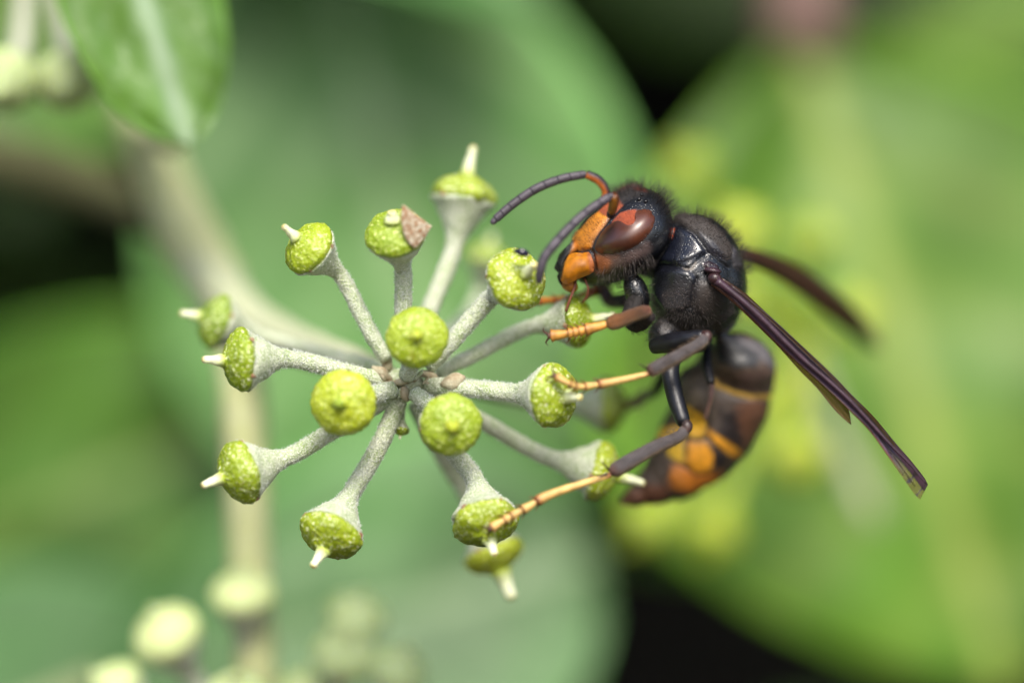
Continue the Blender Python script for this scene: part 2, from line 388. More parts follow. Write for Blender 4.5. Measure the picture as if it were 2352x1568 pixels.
def hedge():
    """the rest of the ivy: shaded foliage round and behind the leaves in view, plus an unseen roof added to block light"""
    rg = random.Random(11); mb = MB()
    gaps = [((1560, 110), 420), ((1750, 1480), 520), ((1400, 1500), 300), ((2200, 1560), 250), ((100, 620), 170)]
    n = 0
    while n < 420:
        x = rg.uniform(-330, 330); z = rg.uniform(-260, 300); y = rg.uniform(105, 250)
        s = D / (D + y) * KPX; px, py = 1176 + x * s, 784 - z * s
        infr = -250 < px < 2600 and -250 < py < 1820
        if infr and (y < 140 or any(math.hypot(px - g[0], py - g[1]) < r + 520 for g, r in gaps)): continue
        if not infr and y < 140 and abs(x) < 90 and z < 60: continue
        L = rg.uniform(45, 75); a = rg.uniform(0, 6.28); ax = Vector((math.cos(a), rg.uniform(-.4, .4), math.sin(a))).normalized() * L
        b = Vector((x, y, z)) - ax * .5
        V, F, C, _ = leaf_geo(b, b + ax, L * .36, (rg.uniform(-.4, .4), -1, rg.uniform(.1, .9)), nu=10, nv=6, seed=n, nveins=4)
        mb.add(V, F, C); n += 1
    # unseen roof of foliage, added to keep light out of the hollow
    for k in range(160):
        x = rg.uniform(-330, 330); y = rg.uniform(120, 330); z = rg.uniform(150, 230)
        L = rg.uniform(60, 90); a = rg.uniform(0, 6.28); ax = Vector((math.cos(a), math.sin(a), rg.uniform(-.3, .1))) * L
        b = Vector((x, y, z)) - ax * .5
        V, F, C, _ = leaf_geo(b, b + ax, L * .42, (rg.uniform(-.3, .3), -.3, 1), nu=10, nv=6, seed=k, nveins=4)
        mb.add(V, F, C)
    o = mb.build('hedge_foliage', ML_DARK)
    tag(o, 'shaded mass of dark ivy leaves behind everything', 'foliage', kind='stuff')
hedge()

# ------------------------------------------------------------------ stems
br = thing('ivy_branch', P(-200, 360, 34), 'pale ivy branch curving down from the hanging leaf to the main bud cluster', 'branch')
p = crom([P(215, 60, 34), P(300, 210, 31), P(365, 380, 28), P(425, 530, 25), P(500, 655, 21)], 40)
V, F, _ = tube(p, np.interp(np.linspace(0, 1, 40), [0, .5, .8, 1], [1.15, 1.35, 1.7, 1.5]), 20, jitter=.12); mesh_ob('stem', V, F, M_STEM, br)
p = crom([P(-200, 330, 40), P(60, 380, 36), P(250, 440, 33), P(410, 520, 27)], 30)
V, F, _ = tube(p, np.linspace(1.7, 1.25, 30), 16, jitter=.2); mesh_ob('side_twig', V, F, M_TWIG, br)
p = crom([P(300, 270, 31), P(330, 300, 28), P(400, 330, 21), P(420, 315, 17)], 16)
V, F, _ = tube(p, np.linspace(.7, .35, 16), 10, jitter=.2); mesh_ob('leaf_stalk_stub', V, F, M_STEM, br)

# ------------------------------------------------------------------ umbels of buds
CUP = [(2.6, .285), (2.0, .285), (1.5, .29), (1.3, .315), (1.1, .37), (.9, .46), (.65, .615), (.4, .78), (.2, .90), (.08, .98), (0, 1.0), (-.03, .985)]
DISC = [(-.06, .90), (0, .985), (.10, 1.045), (.22, 1.06), (.36, 1.0), (.50, .88), (.62, .70), (.71, .50), (.78, .34), (.85, .23), (.95, .165), (1.0, .03)]
def bud(um, hub, c, axis, Rr, style=.75, sdir=None, fuzz=1.0, dmat=None, via=None, name='pedicel', teeth=3, detail=True, srad=.15, flat=1.0, smat=None, stm=None):
    """c: centre of the cup rim (mm), axis: outward; R rim radius mm"""
    c = Vector(c); axis = Vector(axis).normalized(); hub = Vector(hub)
    sd = R.randint(0, 9999); flat = flat * R.uniform(.88, 1.12)
    # --- stalk + cup
    neck = c - axis * 1.45 * Rr; dl = (neck - hub).length
    q1 = hub + ((via - hub) if via is not None else (neck - hub) * .4) * .9; q2 = neck - axis * dl * .30
    if via is not None: q1 = hub.lerp(via, .75); q2 = q2.lerp(via.lerp(neck, .55), .45)
    path = [hub * (1 - t) ** 3 + q1 * 3 * t * (1 - t) ** 2 + q2 * 3 * t * t * (1 - t) + neck * t ** 3 for t in np.linspace(0, 1, 24)][:-1]
    rad = [Rr * .285] * len(path)
    path = [Vector(q) for q in path]
    for d, r in CUP[1:]:
        if d < 1.45: path.append(c - axis * d * Rr); rad.append(r * Rr)
    seg = 28 if detail else 16
    V, F, _ = tube([tuple(q) for q in path], rad, seg, jitter=.16 if detail else .05)
    ped = mesh_ob(name, V, F, stm or M_STALK, um)
    # --- green disc
    z = axis; x = z.orthogonal().normalized(); y = z.cross(x)
    prof = crom(DISC, 34 if detail else 18); ns = 60 if detail else 24; V = []; F = []
    lob = R.uniform(0, 6.28)
    for i, (h, r) in enumerate(prof):
        for k in range(ns):
            a = 2 * math.pi * k / ns
            e = 1 + (.035 if dmat is None else .012) * math.cos(5 * a + lob) * (1 - abs(h - .2)) + .03 * noise.noise(Vector((math.cos(a) * 2, math.sin(a) * 2, sd)))
            q = c + (x * math.cos(a) + y * math.sin(a)) * max(r, .01) * e * Rr + z * h * Rr * flat
            if detail and r > .15:
                n = noise.noise(q * 3.2 + Vector((sd, 0, 0))) * .045 + noise.noise(q * 7.5 + Vector((0, sd, 0))) * .038
                q += (q - c).normalized() * n * Rr
            V.append(q)
    m = len(prof)
    for i in range(m - 1):
        for k in range(ns): F.append([i * ns + k, i * ns + (k + 1) % ns, (i + 1) * ns + (k + 1) % ns, (i + 1) * ns + k])
    F.append([(m - 1) * ns + k for k in range(ns)]); F.append([k for k in range(ns)][::-1])
    mesh_ob('disc', V, F, dmat or M_DISC, ped)
    # --- style
    if style > 0:
        sdv = Vector(sdir).normalized() if sdir is not None else axis
        b = c + axis * .84 * Rr * flat; L = style * Rr; sdv = (sdv + axis * .8).normalized() if sdir is not None else sdv
        spath = crom([b, b.lerp(b + sdv * L, .5), b + sdv * L], 14)
        rr = np.interp(np.linspace(0, 1, 14), [0, .12, .35, .8, .93, 1], [1.25, 1.12, 1.0, .98, .9, .5]) * srad * Rr
        rr = rr * np.interp(np.linspace(0, 1, 14), [0, .7, .85, 1], [1.40, .84, .92, .90])
        tip = R.uniform(.4, 1.0); g0, g1, g2 = (.40, .50, .06), (.80, .84, .56), (.72 * tip + .1, .66 * tip + .06, .30 * tip)
        cs = [[np.interp(q, [0, .22, .5, .82, 1], [g0[i], lerp(g0[i], g1[i], .6), g1[i], g1[i], g2[i]]) for i in range(3)] + [1] for q in np.linspace(0, 1, 14)]
        V, F, C = tube(spath, rr, 14, cs, jitter=.22); mesh_ob('style', V, F, smat or M_STYLE, ped, col=C)
    # --- withered calyx teeth on the rim
    for q in range(teeth):
        a = lob + q * 2 * math.pi / 5 * 2; d = x * math.cos(a) + y * math.sin(a); tn = axis.cross(d)
        b = c + d * Rr * 1.0; w = .13 * Rr
        Vv = [b - tn * w - axis * .05, b + tn * w - axis * .05, b + d * .09 * Rr + axis * .13 * Rr, b - d * .03 * Rr + tn * w * .4 + axis * .10 * Rr, b + d * .05 * Rr - axis * .06 * Rr]
        mesh_ob('calyx_tooth', Vv, [[0, 1, 2], [0, 2, 3], [1, 3, 2], [0, 4, 2], [1, 2, 4], [0, 1, 4], [0, 3, 1]], M_RIM, ped, smooth=False)
    # --- white fuzz
    if fuzz > 0:
        n = int(900 * fuzz); rg = np.random.default_rng(sd); pts = []; ds = []
        for _ in range(n):
            if rg.random() < .25: d = rg.uniform(-.04, .06)
            else: d = rg.uniform(0, 1.45)
            r = np.interp(d, [q[0] for q in CUP[::-1]], [q[1] for q in CUP[::-1]]); a = rg.uniform(0, 6.28)
            dr = x * math.cos(a) + y * math.sin(a)
            pts.append(c - axis * d * Rr + dr * r * Rr * (1 if d < 1.5 else .97)); ds.append(dr + axis * rg.uniform(-.2, 1.0) + Vector(rg.normal(size=3)) * .5)
        for _ in range(int(1100 * fuzz)):
            i = int(rg.integers(4, 22)); T = (path[i + 1] - path[i]); q = path[i] + T * rg.random(); d = T.cross(Vector(rg.normal(size=3))).normalized()
            pts.append(q + d * Rr * .285); ds.append(d + Vector(rg.normal(size=3)) * .7)
        n = len(pts)
        hairs(np.array([tuple(q) for q in pts]), np.array([tuple(q) for q in ds]), rg.uniform(.05, .16, n), .010, 'fuzz', M_HAIRW, ped, seed=sd)
    return ped
def ax2(dx, dz, dy): return Vector((dx, dy, dz))

HUB = P(925, 882, 2.5)
um = thing('ivy_umbel', HUB, 'round cluster of yellow green ivy buds that the hornet is feeding on', 'flower cluster', 'ivy bud clusters')
p = crom([P(470, 620, 22), P(560, 725, 18), P(680, 790, 13), P(800, 830, 7.5), P(900, 878, 3.2)], 36)
V, F, _ = tube(p, np.interp(np.linspace(0, 1, 36), [0, .3, .75, 1], [1.45, 1.15, .80, .65]), 18, jitter=.12); mesh_ob('peduncle', V, F, M_PED, um)
V, F = ell(HUB, (1.15, .85, .75), nu=24, nv=16); V = [v + (v - HUB) * .22 * noise.noise(v * 1.6) for v in V]; mesh_ob('hub', V, F, M_STALK, um)
for (bx, by, by_, rx, rz, an, mt) in ((878, 858, 1.7, 28, 12, .6, M_BRACT), (905, 880, 1.5, 34, 9, -.2, M_BRACT), (1040, 878, 1.3, 30, 17, -.3, M_BRACT), (985, 860, 1.9, 22, 12, .3, M_BRACT), (930, 905, 1.4, 18, 13, 1.2, M_BRACT), (890, 835, 2.2, 14, 22, .2, M_BRACT)):
    V, F = ell(P(bx, by, by_), (rx / KPX, .35, rz / KPX), Matrix.Rotation(an, 3, 'Y'), 14, 10)
    cc = P(bx, by, by_); V = [v + (v - cc) * .5 * noise.noise(v * 2.3) for v in V]; mesh_ob('bract', V, F, mt, um)
for k in range(16):
    an = R.uniform(0, 6.28); rr_ = R.uniform(18, 62); q = P(935 + rr_ * 1.15 * math.cos(an), 882 - rr_ * .62 * math.sin(an), R.uniform(.9, 2.0))
    V, F = ell(q, (R.uniform(.12, .34), .14, R.uniform(.06, .12)), Matrix.Rotation(-an + R.uniform(-.6, .6), 3, 'Y'), 10, 8); V = [v + (v - q) * .6 * noise.noise(v * 4) for v in V]
    mesh_ob('bract', V, F, M_BRACT if k % 3 else M_STALK, um)
def h(px, py, y=1.9): return P(px, py, y)
S = lambda r, y=0: r / KPX * (D + y) / D
# named by the pixel of the rim centre
bud(um, h(885, 850, 3.5), P(508, 742, 6), ax2(-.75, .25, -.35), S(60, 6), .8, (-1, 0.0, .05), fuzz=.2)
bud(um, h(880, 872), P(566, 826, .2), ax2(-.92, -.03, -.36), S(70), .72, (-1, -.2, .12), fuzz=1.2, via=P(740, 850, .8))
bud(um, h(890, 825), P(718, 577, .6), ax2(-.62, .52, -.60), S(62), .75, (-.62, -.35, .62), dmat=M_DISCY, fuzz=.7, via=P(810, 715, 1.4))
bD = bud(um, h(928, 800), P(910, 545, -.2), ax2(-.12, .66, -.72), S(67), .36, (.05, -.35, .95), dmat=M_DISCY, fuzz=.9, via=P(922, 680, .8), teeth=1, srad=.19)
bud(um, h(945, 820, 3), P(1063, 462, 5.8), ax2(.16, .90, .10), S(71, 6), .95, (.25, 0, 1), fuzz=.2, via=P(985, 690, 5))
bG = bud(um, h(985, 840), P(1180, 645, -.1), ax2(.46, .30, -.82), S(69), .7, (.45, -.75, .45), fuzz=1.3, via=P(1065, 760, .9))
bud(um, h(1000, 855, 3), P(1312, 738, 3.0), ax2(.90, .10, -.25), S(60, 3), .95, (1, -.15, .22), fuzz=.6, via=P(1130, 805, 3.2))
bud(um, h(935, 860, 1), P(958, 776, -1.2), ax2(.02, .10, -1), S(67, -1.5), .30, (0.08, -1, .05), dmat=M_DISCY, fuzz=.9, via=P(945, 840, -.3), teeth=4, smat=M_DISCY)
bud(um, h(900, 895, 1), P(791, 924, -1.2), ax2(-.12, -.03, -1), S(72, -1.5), .30, (-.05, -1, .12), dmat=M_DISCY, fuzz=.9, via=P(850, 905, -.3), teeth=4, smat=M_DISCY)
bud(um, h(955, 905, 1), P(1034, 974, -1.2), ax2(.12, -.10, -1), S(68, -1.5), .30, (.06, -1, .06), dmat=M_DISCY, fuzz=.9, via=P(995, 935, -.3), teeth=5, smat=M_DISCY)
bK = bud(um, h(980, 885), P(1262, 908, -.1), ax2(.78, -.05, -.66), S(71), .7, (.55, -.95, .02), fuzz=1.3, via=P(1110, 892, .8))
bud(um, h(985, 905, 3), P(1362, 1078, 4.2), ax2(.86, -.22, -.05), S(66, 4), .95, (.95, 0, -.28), fuzz=.4, via=P(1160, 985, 4.2))
bM = bud(um, h(965, 930), P(1112, 1186, -.1), ax2(.20, -.76, -.58), S(72), .62, (.32, -.6, -.75), fuzz=1.3, via=P(1020, 1040, 1))
bud(um, h(955, 930, 4), P(1130, 1262, 6.6), ax2(.34, -.80, -.22), S(68, 7), 1.0, (.42, 0, -1), fuzz=.2, srad=.22, dmat=M_DISCY, via=P(1030, 1090, 7))
bud(um, h(915, 920), P(765, 1216, .1), ax2(-.34, -.72, -.52), S(72), .68, (-.50, -.45, -.70), fuzz=1.3, via=P(865, 1060, .9))
bud(um, h(895, 915), P(566, 1080, .1), ax2(-.80, -.25, -.45), S(70), .72, (-.95, -.35, -.40), fuzz=1.0, via=P(730, 1000, 1.0))
bud(um, h(985, 870, 5), P(1385, 930, 9.5), ax2(.95, 0, -.1), S(60, 9), .6, fuzz=0, detail=False, via=P(1150, 910, 8))
bud(um, h(960, 830, 5), P(1118, 600, 14), ax2(.2, .9, -.2), S(48, 14), .5, fuzz=0, detail=False, via=P(1040, 720, 9))
bud(um, h(925, 915, 1.5), P(921, 985, 2.0), ax2(-.1, -.9, -.3), S(19), .5, fuzz=.1, teeth=0)
# dry scrap of old petal stuck on one bud
sc = [(925, 470), (937, 478), (985, 515), (990, 523), (965, 560), (950, 570), (930, 545), (922, 515), (920, 490)]

# lower umbel, out of focus behind
H2 = P(585, 1760, 17)
u2 = thing('ivy_umbel', H2, 'blurred cluster of pale buds at the foot of the upright stem', 'flower cluster', 'ivy bud clusters')
p = crom([P(500, 700, 21), P(545, 800, 19.5), P(560, 960, 18.5), P(572, 1250, 18), P(588, 1560, 17.5), P(585, 1760, 17)], 50)
V, F, _ = tube(p, np.interp(np.linspace(0, 1, 50), [0, .2, 1], [1.15, 1.22, 1.0]), 18, jitter=.08); mesh_ob('peduncle', V, F, M_STEM, u2)
for x, y, dep, r, a, st in ((560, 1378, 16, 72, (.0, .9, -.42), 0), (392, 1470, 15, 78, (-.35, .75, -.5), 0), (815, 1425, 19, 68, (.25, .85, -.4), 0), (790, 1512, 17, 70, (.1, .7, -.65), 0), (905, 1550, 17, 66, (.4, .7, -.5), 0), (275, 1590, 15, 66, (-.6, .6, -.4), 0), (545, 1610, 10, 72, (0, .8, -.6), 0), (690, 1600, 18, 55, (.2, .9, -.3), 0)):
    bud(u2, H2 + Vector((0, -.4, 0)), P(x, y, dep), ax2(a[0], a[1], a[2]), S(r, dep), .3, fuzz=0, detail=False, dmat=M_DISCP, teeth=0, smat=M_DISCP, stm=M_STALKP, flat=1.2)
# upper umbel
H3 = P(60, -260, 20)
u3 = thing('ivy_umbel', H3, 'blurred pair of hanging buds beside the pale edged leaf', 'flower cluster', 'ivy bud clusters')
p = crom([P(-160, -420, 28), P(-40, -330, 24), P(60, -260, 20)], 12)
V, F, _ = tube(p, .8, 12); mesh_ob('peduncle', V, F, M_STALK, u3)
for x, y, dep, r, a in ((16, 180, 15, 74, (-.05, -.45, -.85)), (152, 180, 16, 70, (.1, -.45, -.85)), (-150, 120, 24, 66, (-.4, -.8, -.3)), (70, -120, 20, 60, (-.1, -.4, -.9))):
    bud(u3, H3, P(x, y, dep), ax2(*a), S(r, dep), .3, fuzz=0, detail=False, dmat=M_DISCP, teeth=0, smat=M_DISCP, stm=M_STALKP, flat=1.2)

# a third umbel, far out of focus behind the hornet
H4 = P(1850, 800, 44)
u4 = thing('ivy_umbel', H4, 'strongly blurred yellowish bud cluster far behind the hornet body', 'flower cluster', 'ivy bud clusters')
p = crom([H4, P(1900, 950, 46), P(2010, 1200, 46)], 12); V, F, _ = tube(p, .6, 12); mesh_ob('peduncle', V, F, M_PED, u4)
for x, y, dep, r, a in ((1700, 540, 38, 62, (-.4, .8, -.4)), (1860, 560, 40, 58, (.1, .9, -.3)), (1580, 400, 44, 60, (-.5, .7, -.3)), (1830, 1050, 38, 66, (0, -.7, -.7)), (1690, 690, 37, 60, (-.6, .3, -.7)), (1490, 1195, 40, 62, (-.6, -.7, -.4)), (1640, 1215, 42, 58, (-.3, -.8, -.3)), (1950, 730, 44, 54, (.7, .3, -.5))):
    bud(u4, H4, P(x, y, dep), ax2(*a), S(r, dep), .3, fuzz=0, detail=False, dmat=M_DISCY, teeth=0, smat=M_DISCY, stm=M_DISCY, flat=1.2)

# ------------------------------------------------------------------ the tiny beetle on a bud
bt = thing('beetle', P(1198, 583, -1.9), 'tiny glossy black beetle sitting on a bud', 'beetle')
c = P(1197, 579, -1.75); rot = Matrix.Rotation(math.radians(14), 3, 'Y')
V, F = ell(c + rot @ Vector((.05, 0, 0)), (.34, .24, .18), rot, 16, 10); mesh_ob('body', V, F, M_BEETLE, bt)
V, F = ell(c + rot @ Vector((-.25, -.02, -.01)), (.11, .13, .10), rot, 12, 8); mesh_ob('head', V, F, M_BEETLE, bt)
for s in (-1, 1):
    V, F = ell(c + rot @ Vector((.06, s * .09 - .02, .04)), (.27, .11, .14), rot, 14, 8); mesh_ob('wing_case', V, F, M_BEETLE, bt)
    for k in (-.18, 0, .18):
        a = c + rot @ Vector((k, s * .15, -.04)); V, F, _ = tube(crom([a, a + rot @ Vector((k * .5, s * .13, .0)), a + rot @ Vector((k * .8, s * .16, -.16))], 6), .022, 6); mesh_ob('leg', V, F, M_BEETLE, bt)

# ------------------------------------------------------------------ the hornet
HB = P(1600, 640, 3)
hor = thing('hornet', HB, 'black hornet with orange face and yellow feet clinging to the bud cluster', 'hornet')

# --- body: one continuous surface from a distance field
HV = .075
lo = np.array([P(1240, 1190, 6).x - .3, -1.4, P(1240, 1190, 8).z - .3]); hi = np.array([P(1810, 400, 6).x + .4, 10.8, P(1810, 400, 0).z + .4])
dims = np.ceil((hi - lo) / HV).astype(int) + 1
X = (lo[0] + HV * np.arange(dims[0], dtype=np.float32))[:, None, None]
Y = (lo[1] + HV * np.arange(dims[1], dtype=np.float32))[None, :, None]
Zg = (lo[2] + HV * np.arange(dims[2], dtype=np.float32))[None, None, :]
def sd_ell(c, r, Rm):
    """Rm rows = local axes"""
    dx, dy, dz = X - c[0], Y - c[1], Zg - c[2]
    q = [Rm[i][0] * dx + Rm[i][1] * dy + Rm[i][2] * dz for i in range(3)]
    k0 = np.sqrt(sum((q[i] / r[i]) ** 2 for i in range(3))) + 1e-6; k1 = np.sqrt(sum((q[i] / r[i] ** 2) ** 2 for i in range(3))) + 1e-6
    return (k0 * (k0 - 1) / k1).astype(np.float32)
def sd_cone(a, b, ra, rb, sy=1.0):
    a = np.array(a); b = np.array(b); A = a * [1, 1 / sy, 1]; B = b * [1, 1 / sy, 1]; d = B - A; L2 = d @ d
    px, py, pz = X - A[0], Y / sy - A[1], Zg - A[2]
    t = np.clip((px * d[0] + py * d[1] + pz * d[2]) / L2, 0, 1)
    return (np.sqrt((px - t * d[0]) ** 2 + (py - t * d[1]) ** 2 + (pz - t * d[2]) ** 2) - (ra + (rb - ra) * t)).astype(np.float32)
def smin(a, b, k):
    hh = np.maximum(k - np.abs(a - b), 0) / k
    return np.minimum(a, b) - hh * hh * k * .25
# head frame: t up the face, f out of the face, l to the side (towards the camera)
def frame(ang_t, yaw, roll):
    t = Vector((math.cos(ang_t), 0, math.sin(ang_t))); e1 = Vector((-math.sin(ang_t), 0, math.cos(ang_t))); my = Vector((0, -1, 0))
    f = e1 * math.cos(yaw) + my * math.sin(yaw); l = -e1 * math.sin(yaw) + my * math.cos(yaw)
    t2 = t * math.cos(roll) + l * math.sin(roll); l2 = l * math.cos(roll) - t * math.sin(roll)
    return t2, f, l2
HC = P(1424, 540, 2.55); ht, hf, hl = frame(math.radians(50), math.radians(20), math.radians(10)); HF = [tuple(ht), tuple(hf), tuple(hl)]
def hp(t, f, l): return tuple(HC + ht * t + hf * f + hl * l)
head = sd_ell(hp(.25, -.15, 0), (2.25, 1.62, 2.72), HF)
head = smin(head, sd_ell(hp(-1.25, .12, 0), (1.65, 1.25, 1.75), HF), .8)
head = smin(head, sd_ell(hp(1.1, -.35, 0), (1.35, 1.35, 2.2), HF), .5)
head = smin(head, sd_ell(hp(-.4, .85, 0), (1.25, .75, 1.35), HF), .5)
neck = sd_cone(hp(-.1, -1.0, 0), P(1545, 600, 2.9), .95, 1.15)
I3 = [(1, 0, 0), (0, 1, 0), (0, 0, 1)]
def rotY(a): c, s = math.cos(a), math.sin(a); return [(c, 0, s), (0, 1, 0), (-s, 0, c)]
TC = 3.1
th = sd_ell(P(1595, 655, TC), (2.05, 3.0, 2.15), I3)
th = smin(th, sd_ell(P(1612, 578, TC), (2.05, 2.55, 1.55), rotY(-.72)), .5)
th = smin(th, sd_ell(P(1575, 620, TC), (1.35, 2.95, 1.55), rotY(-.7)), .4)
th = smin(th, sd_ell(P(1570, 705, TC), (1.55, 2.5, 1.35), I3), .5)
th = smin(th, sd_ell(P(1668, 650, TC + .2), (.95, 2.1, 1.55), rotY(.1)), .3)
th = smin(th, sd_ell(P(1640, 720, TC + .5), (1.15, 2.0, 1.05), I3), .4)
th = smin(th, sd_ell(P(1462, 672, 1.6), (.55, .75, .95), rotY(.35)), .25)       # fore coxa
th = smin(th, sd_ell(P(1525, 770, 1.9), (.75, .9, .75), I3), .3)                # mid coxa
th = smin(th, sd_ell(P(1600, 775, 2.4), (.7, .9, .7), I3), .3)                  # hind coxa
ab_pts = [(1655, 772, 5.00, 16), (1672, 795, 5.41, 30), (1690, 822, 6.10, 62), (1682, 870, 7.19, 96), (1662, 920, 7.50, 106), (1636, 975, 7.60, 104), (1600, 1025, 7.60, 96), (1555, 1075, 7.50, 74), (1505, 1112, 7.30, 47), (1462, 1138, 7.10, 24), (1432, 1150, 7.00, 8)]
abd = None
for (a, b) in zip(ab_pts[:-1], ab_pts[1:]):
    s = sd_cone(P(*a[:3]), P(*b[:3]), a[3] / KPX * 1.04, b[3] / KPX * 1.04, 1.08)
    abd = s if abd is None else smin(abd, s, .25)
abd = smin(abd, sd_ell(P(1738, 838, 6.6), (.85, 2.0, 1.05), rotY(.35)), .5)
abd = smin(abd, sd_ell(P(1694, 838, 6.4), (1.62, 2.2, 1.22), rotY(-.25)), .4)
abd = smin(abd, sd_ell(P(1600, 905, 6.2), (1.0, 1.7, 1.4), rotY(.3)), .5)
Fd = smin(smin(smin(head, neck, .2), th, .12), abd, .10)
pid = np.argmin(np.stack([np.minimum(head, neck + .3), th, abd]), 0).astype(np.int8)
def surface_nets(F, lo, h):
    ins = F < 0; nx, ny, nz = F.shape
    cs = [(i, j, k) for i in (0, 1) for j in (0, 1) for k in (0, 1)]
    sl = lambda A, c: A[c[0]:nx - 1 + c[0], c[1]:ny - 1 + c[1], c[2]:nz - 1 + c[2]]
    cnt = sum(sl(ins, c).astype(np.int8) for c in cs); act = (cnt > 0) & (cnt < 8)
    idx = -np.ones(act.shape, int); idc = np.argwhere(act); idx[act] = np.arange(len(idc))
    acc = np.zeros((len(idc), 3)); w = np.zeros(len(idc))
    for a in cs:
        for ax in range(3):
            if a[ax]: continue
            b = list(a); b[ax] = 1
            fa = F[idc[:, 0] + a[0], idc[:, 1] + a[1], idc[:, 2] + a[2]]; fb = F[idc[:, 0] + b[0], idc[:, 1] + b[1], idc[:, 2] + b[2]]
            m = (fa < 0) != (fb < 0); t = np.where(m, fa / np.where(m, fa - fb, 1), 0)
            p = np.tile(np.array(a, float), (len(idc), 1)); p[:, ax] = t
            acc += p * m[:, None]; w += m
    V = lo + h * (idc + acc / w[:, None]); Q = []
    for ax in range(3):
        o = [(1, 2), (2, 0), (0, 1)][ax]
        s0 = [slice(None)] * 3; s1 = [slice(None)] * 3; s0[ax] = slice(0, -1); s1[ax] = slice(1, None)
        ch = ins[tuple(s0)] != ins[tuple(s1)]; e = np.argwhere(ch)
        e = e[(e[:, o[0]] > 0) & (e[:, o[1]] > 0) & (e[:, o[0]] < F.shape[o[0]] - 1) & (e[:, o[1]] < F.shape[o[1]] - 1)]
        def cell(d0, d1): q = e.copy(); q[:, o[0]] -= d0; q[:, o[1]] -= d1; return idx[q[:, 0], q[:, 1], q[:, 2]]
        quad = np.stack([cell(1, 1), cell(0, 1), cell(0, 0), cell(1, 0)], 1)
        inn = ins[e[:, 0], e[:, 1], e[:, 2]]
        quad[~inn] = quad[~inn][:, ::-1]; Q.append(quad)
    return V, np.vstack(Q), idc
BV, BF, idc = surface_nets(Fd, lo, HV)
part = pid[idc[:, 0], idc[:, 1], idc[:, 2]]
del head, neck, th, abd, Fd, pid
def vnormals(V, F):
    n = np.cross(V[F[:, 2]] - V[F[:, 0]], V[F[:, 3]] - V[F[:, 1]]); N = np.zeros_like(V)
    for k in range(4): np.add.at(N, F[:, k], n)
    return N / (np.linalg.norm(N, axis=1)[:, None] + 1e-12)
BN = vnormals(BV, BF)

# --- paint and relief, laid out on the flank
def seg_dist(p, poly, closed=True):
    """distance (px) to polyline; sign + inside if closed"""
    A = np.array(poly, float); Bq = np.roll(A, -1, 0) if closed else A[1:]; A2 = A if closed else A[:-1]
    d = np.full(len(p), 1e9); ins = np.zeros(len(p), bool)
    for a, b in zip(A2, Bq):
        e = b - a; t = np.clip(((p - a) @ e) / (e @ e + 1e-9), 0, 1); q = p - a - t[:, None] * e; d = np.minimum(d, np.hypot(q[:, 0], q[:, 1]))
        if closed:
            c = (a[1] > p[:, 1]) != (b[1] > p[:, 1]); xi = a[0] + (p[:, 1] - a[1]) * (b[0] - a[0]) / (b[1] - a[1] + 1e-12); ins ^= c & (p[:, 0] < xi)
    return np.where(ins, d, -d) if closed else d
def sm(x, a, b): t = np.clip((x - a) / (b - a), 0, 1); return t * t * (3 - 2 * t)
PX = PXA(BV)
BC = np.zeros((len(BV), 4)); BC[:] = (.006, .0068, .010, .30); DISP = np.zeros(len(BV))
near = sm(-BN[:, 1], -.25, .15)
jit = np.array([noise.noise(Vector((v[0] * 2.2, v[1] * 2.2, v[2] * 2.2))) for v in BV])
def paint(poly, col, fe=3, which=None, rough=None, disp=0, dw=6, wob=0, amt=1.0, nearonly=False, closed=True, width=None):
    d = seg_dist(PX, poly, closed)
    if not closed: d = width - d
    w = sm(d + wob * jit, -fe, fe) * amt
    if which is not None: w = w * (part == which)
    if nearonly: w = w * near
    if col is not None: BC[:, :3] = BC[:, :3] * (1 - w[:, None]) + np.array(col) * w[:, None]
    if rough is not None: BC[:, 3] = BC[:, 3] * (1 - w) + rough * w
    if disp:
        ww = sm(d, 0 if closed else -2, dw)
        if which is not None: ww = ww * (part == which)
        DISP[:] += disp * ww * near
def groove(line, depth=.07, width=3.0, which=None, col=None):
    d = seg_dist(PX, line, False); w = np.exp(-(d / width) ** 2) * near
    if which is not None: w = w * (part == which)
    DISP[:] -= depth * w
    if col is not None: BC[:, :3] = BC[:, :3] * (1 - w[:, None] * .8) + np.array(col) * w[:, None] * .8
BLK = (.0065, .0065, .0085); ORG = (.72, .26, .010); REDO = (.42, .075, .010)
# head
clyp = Z1([(850, 600), (930, 500), (1000, 445), (1080, 500), (1062, 560), (1010, 620), (960, 700), (938, 762), (915, 775), (860, 790), (800, 780), (740, 720), (760, 650)])
paint(clyp, (.66, .23, .008), 2, 0, .55, .06, 10)
paint(Z1([(1000, 450), (1040, 395), (1090, 330), (1150, 290), (1195, 350), (1215, 400), (1160, 455), (1090, 500)]), (.34, .060, .008), 3, 0, .7)
paint(Z1([(1115, 550), (1130, 525), (1190, 462), (1260, 438), (1330, 432), (1350, 500), (1310, 560), (1260, 580), (1200, 560)]), (.30, .042, .003), 2, 0, .85)
paint(Z1([(960, 830), (1080, 838), (1180, 835), (1150, 900), (1060, 965), (985, 985)]), (.42, .13, .035), 12, 0, .5, wob=8)
paint(Z1([(1080, 835), (1250, 815), (1420, 730), (1440, 800), (1300, 900), (1120, 960)]), (.17, .11, .10), 16, 0, .5, wob=8, amt=.9)
paint(Z1([(1140, 240), (1250, 220), (1380, 240), (1420, 300), (1300, 330), (1200, 390), (1150, 330)]), (.018, .013, .012), 8, 0, .6)
paint(Z1([(1270, 235), (1330, 228), (1400, 245), (1430, 280), (1330, 265)]), (.10, .018, .010), 4, 0, .4)
groove(Z1([(860, 795), (915, 780), (945, 800), (960, 850), (985, 970)]), .10, 3.0, 0, (.02, .008, .006))
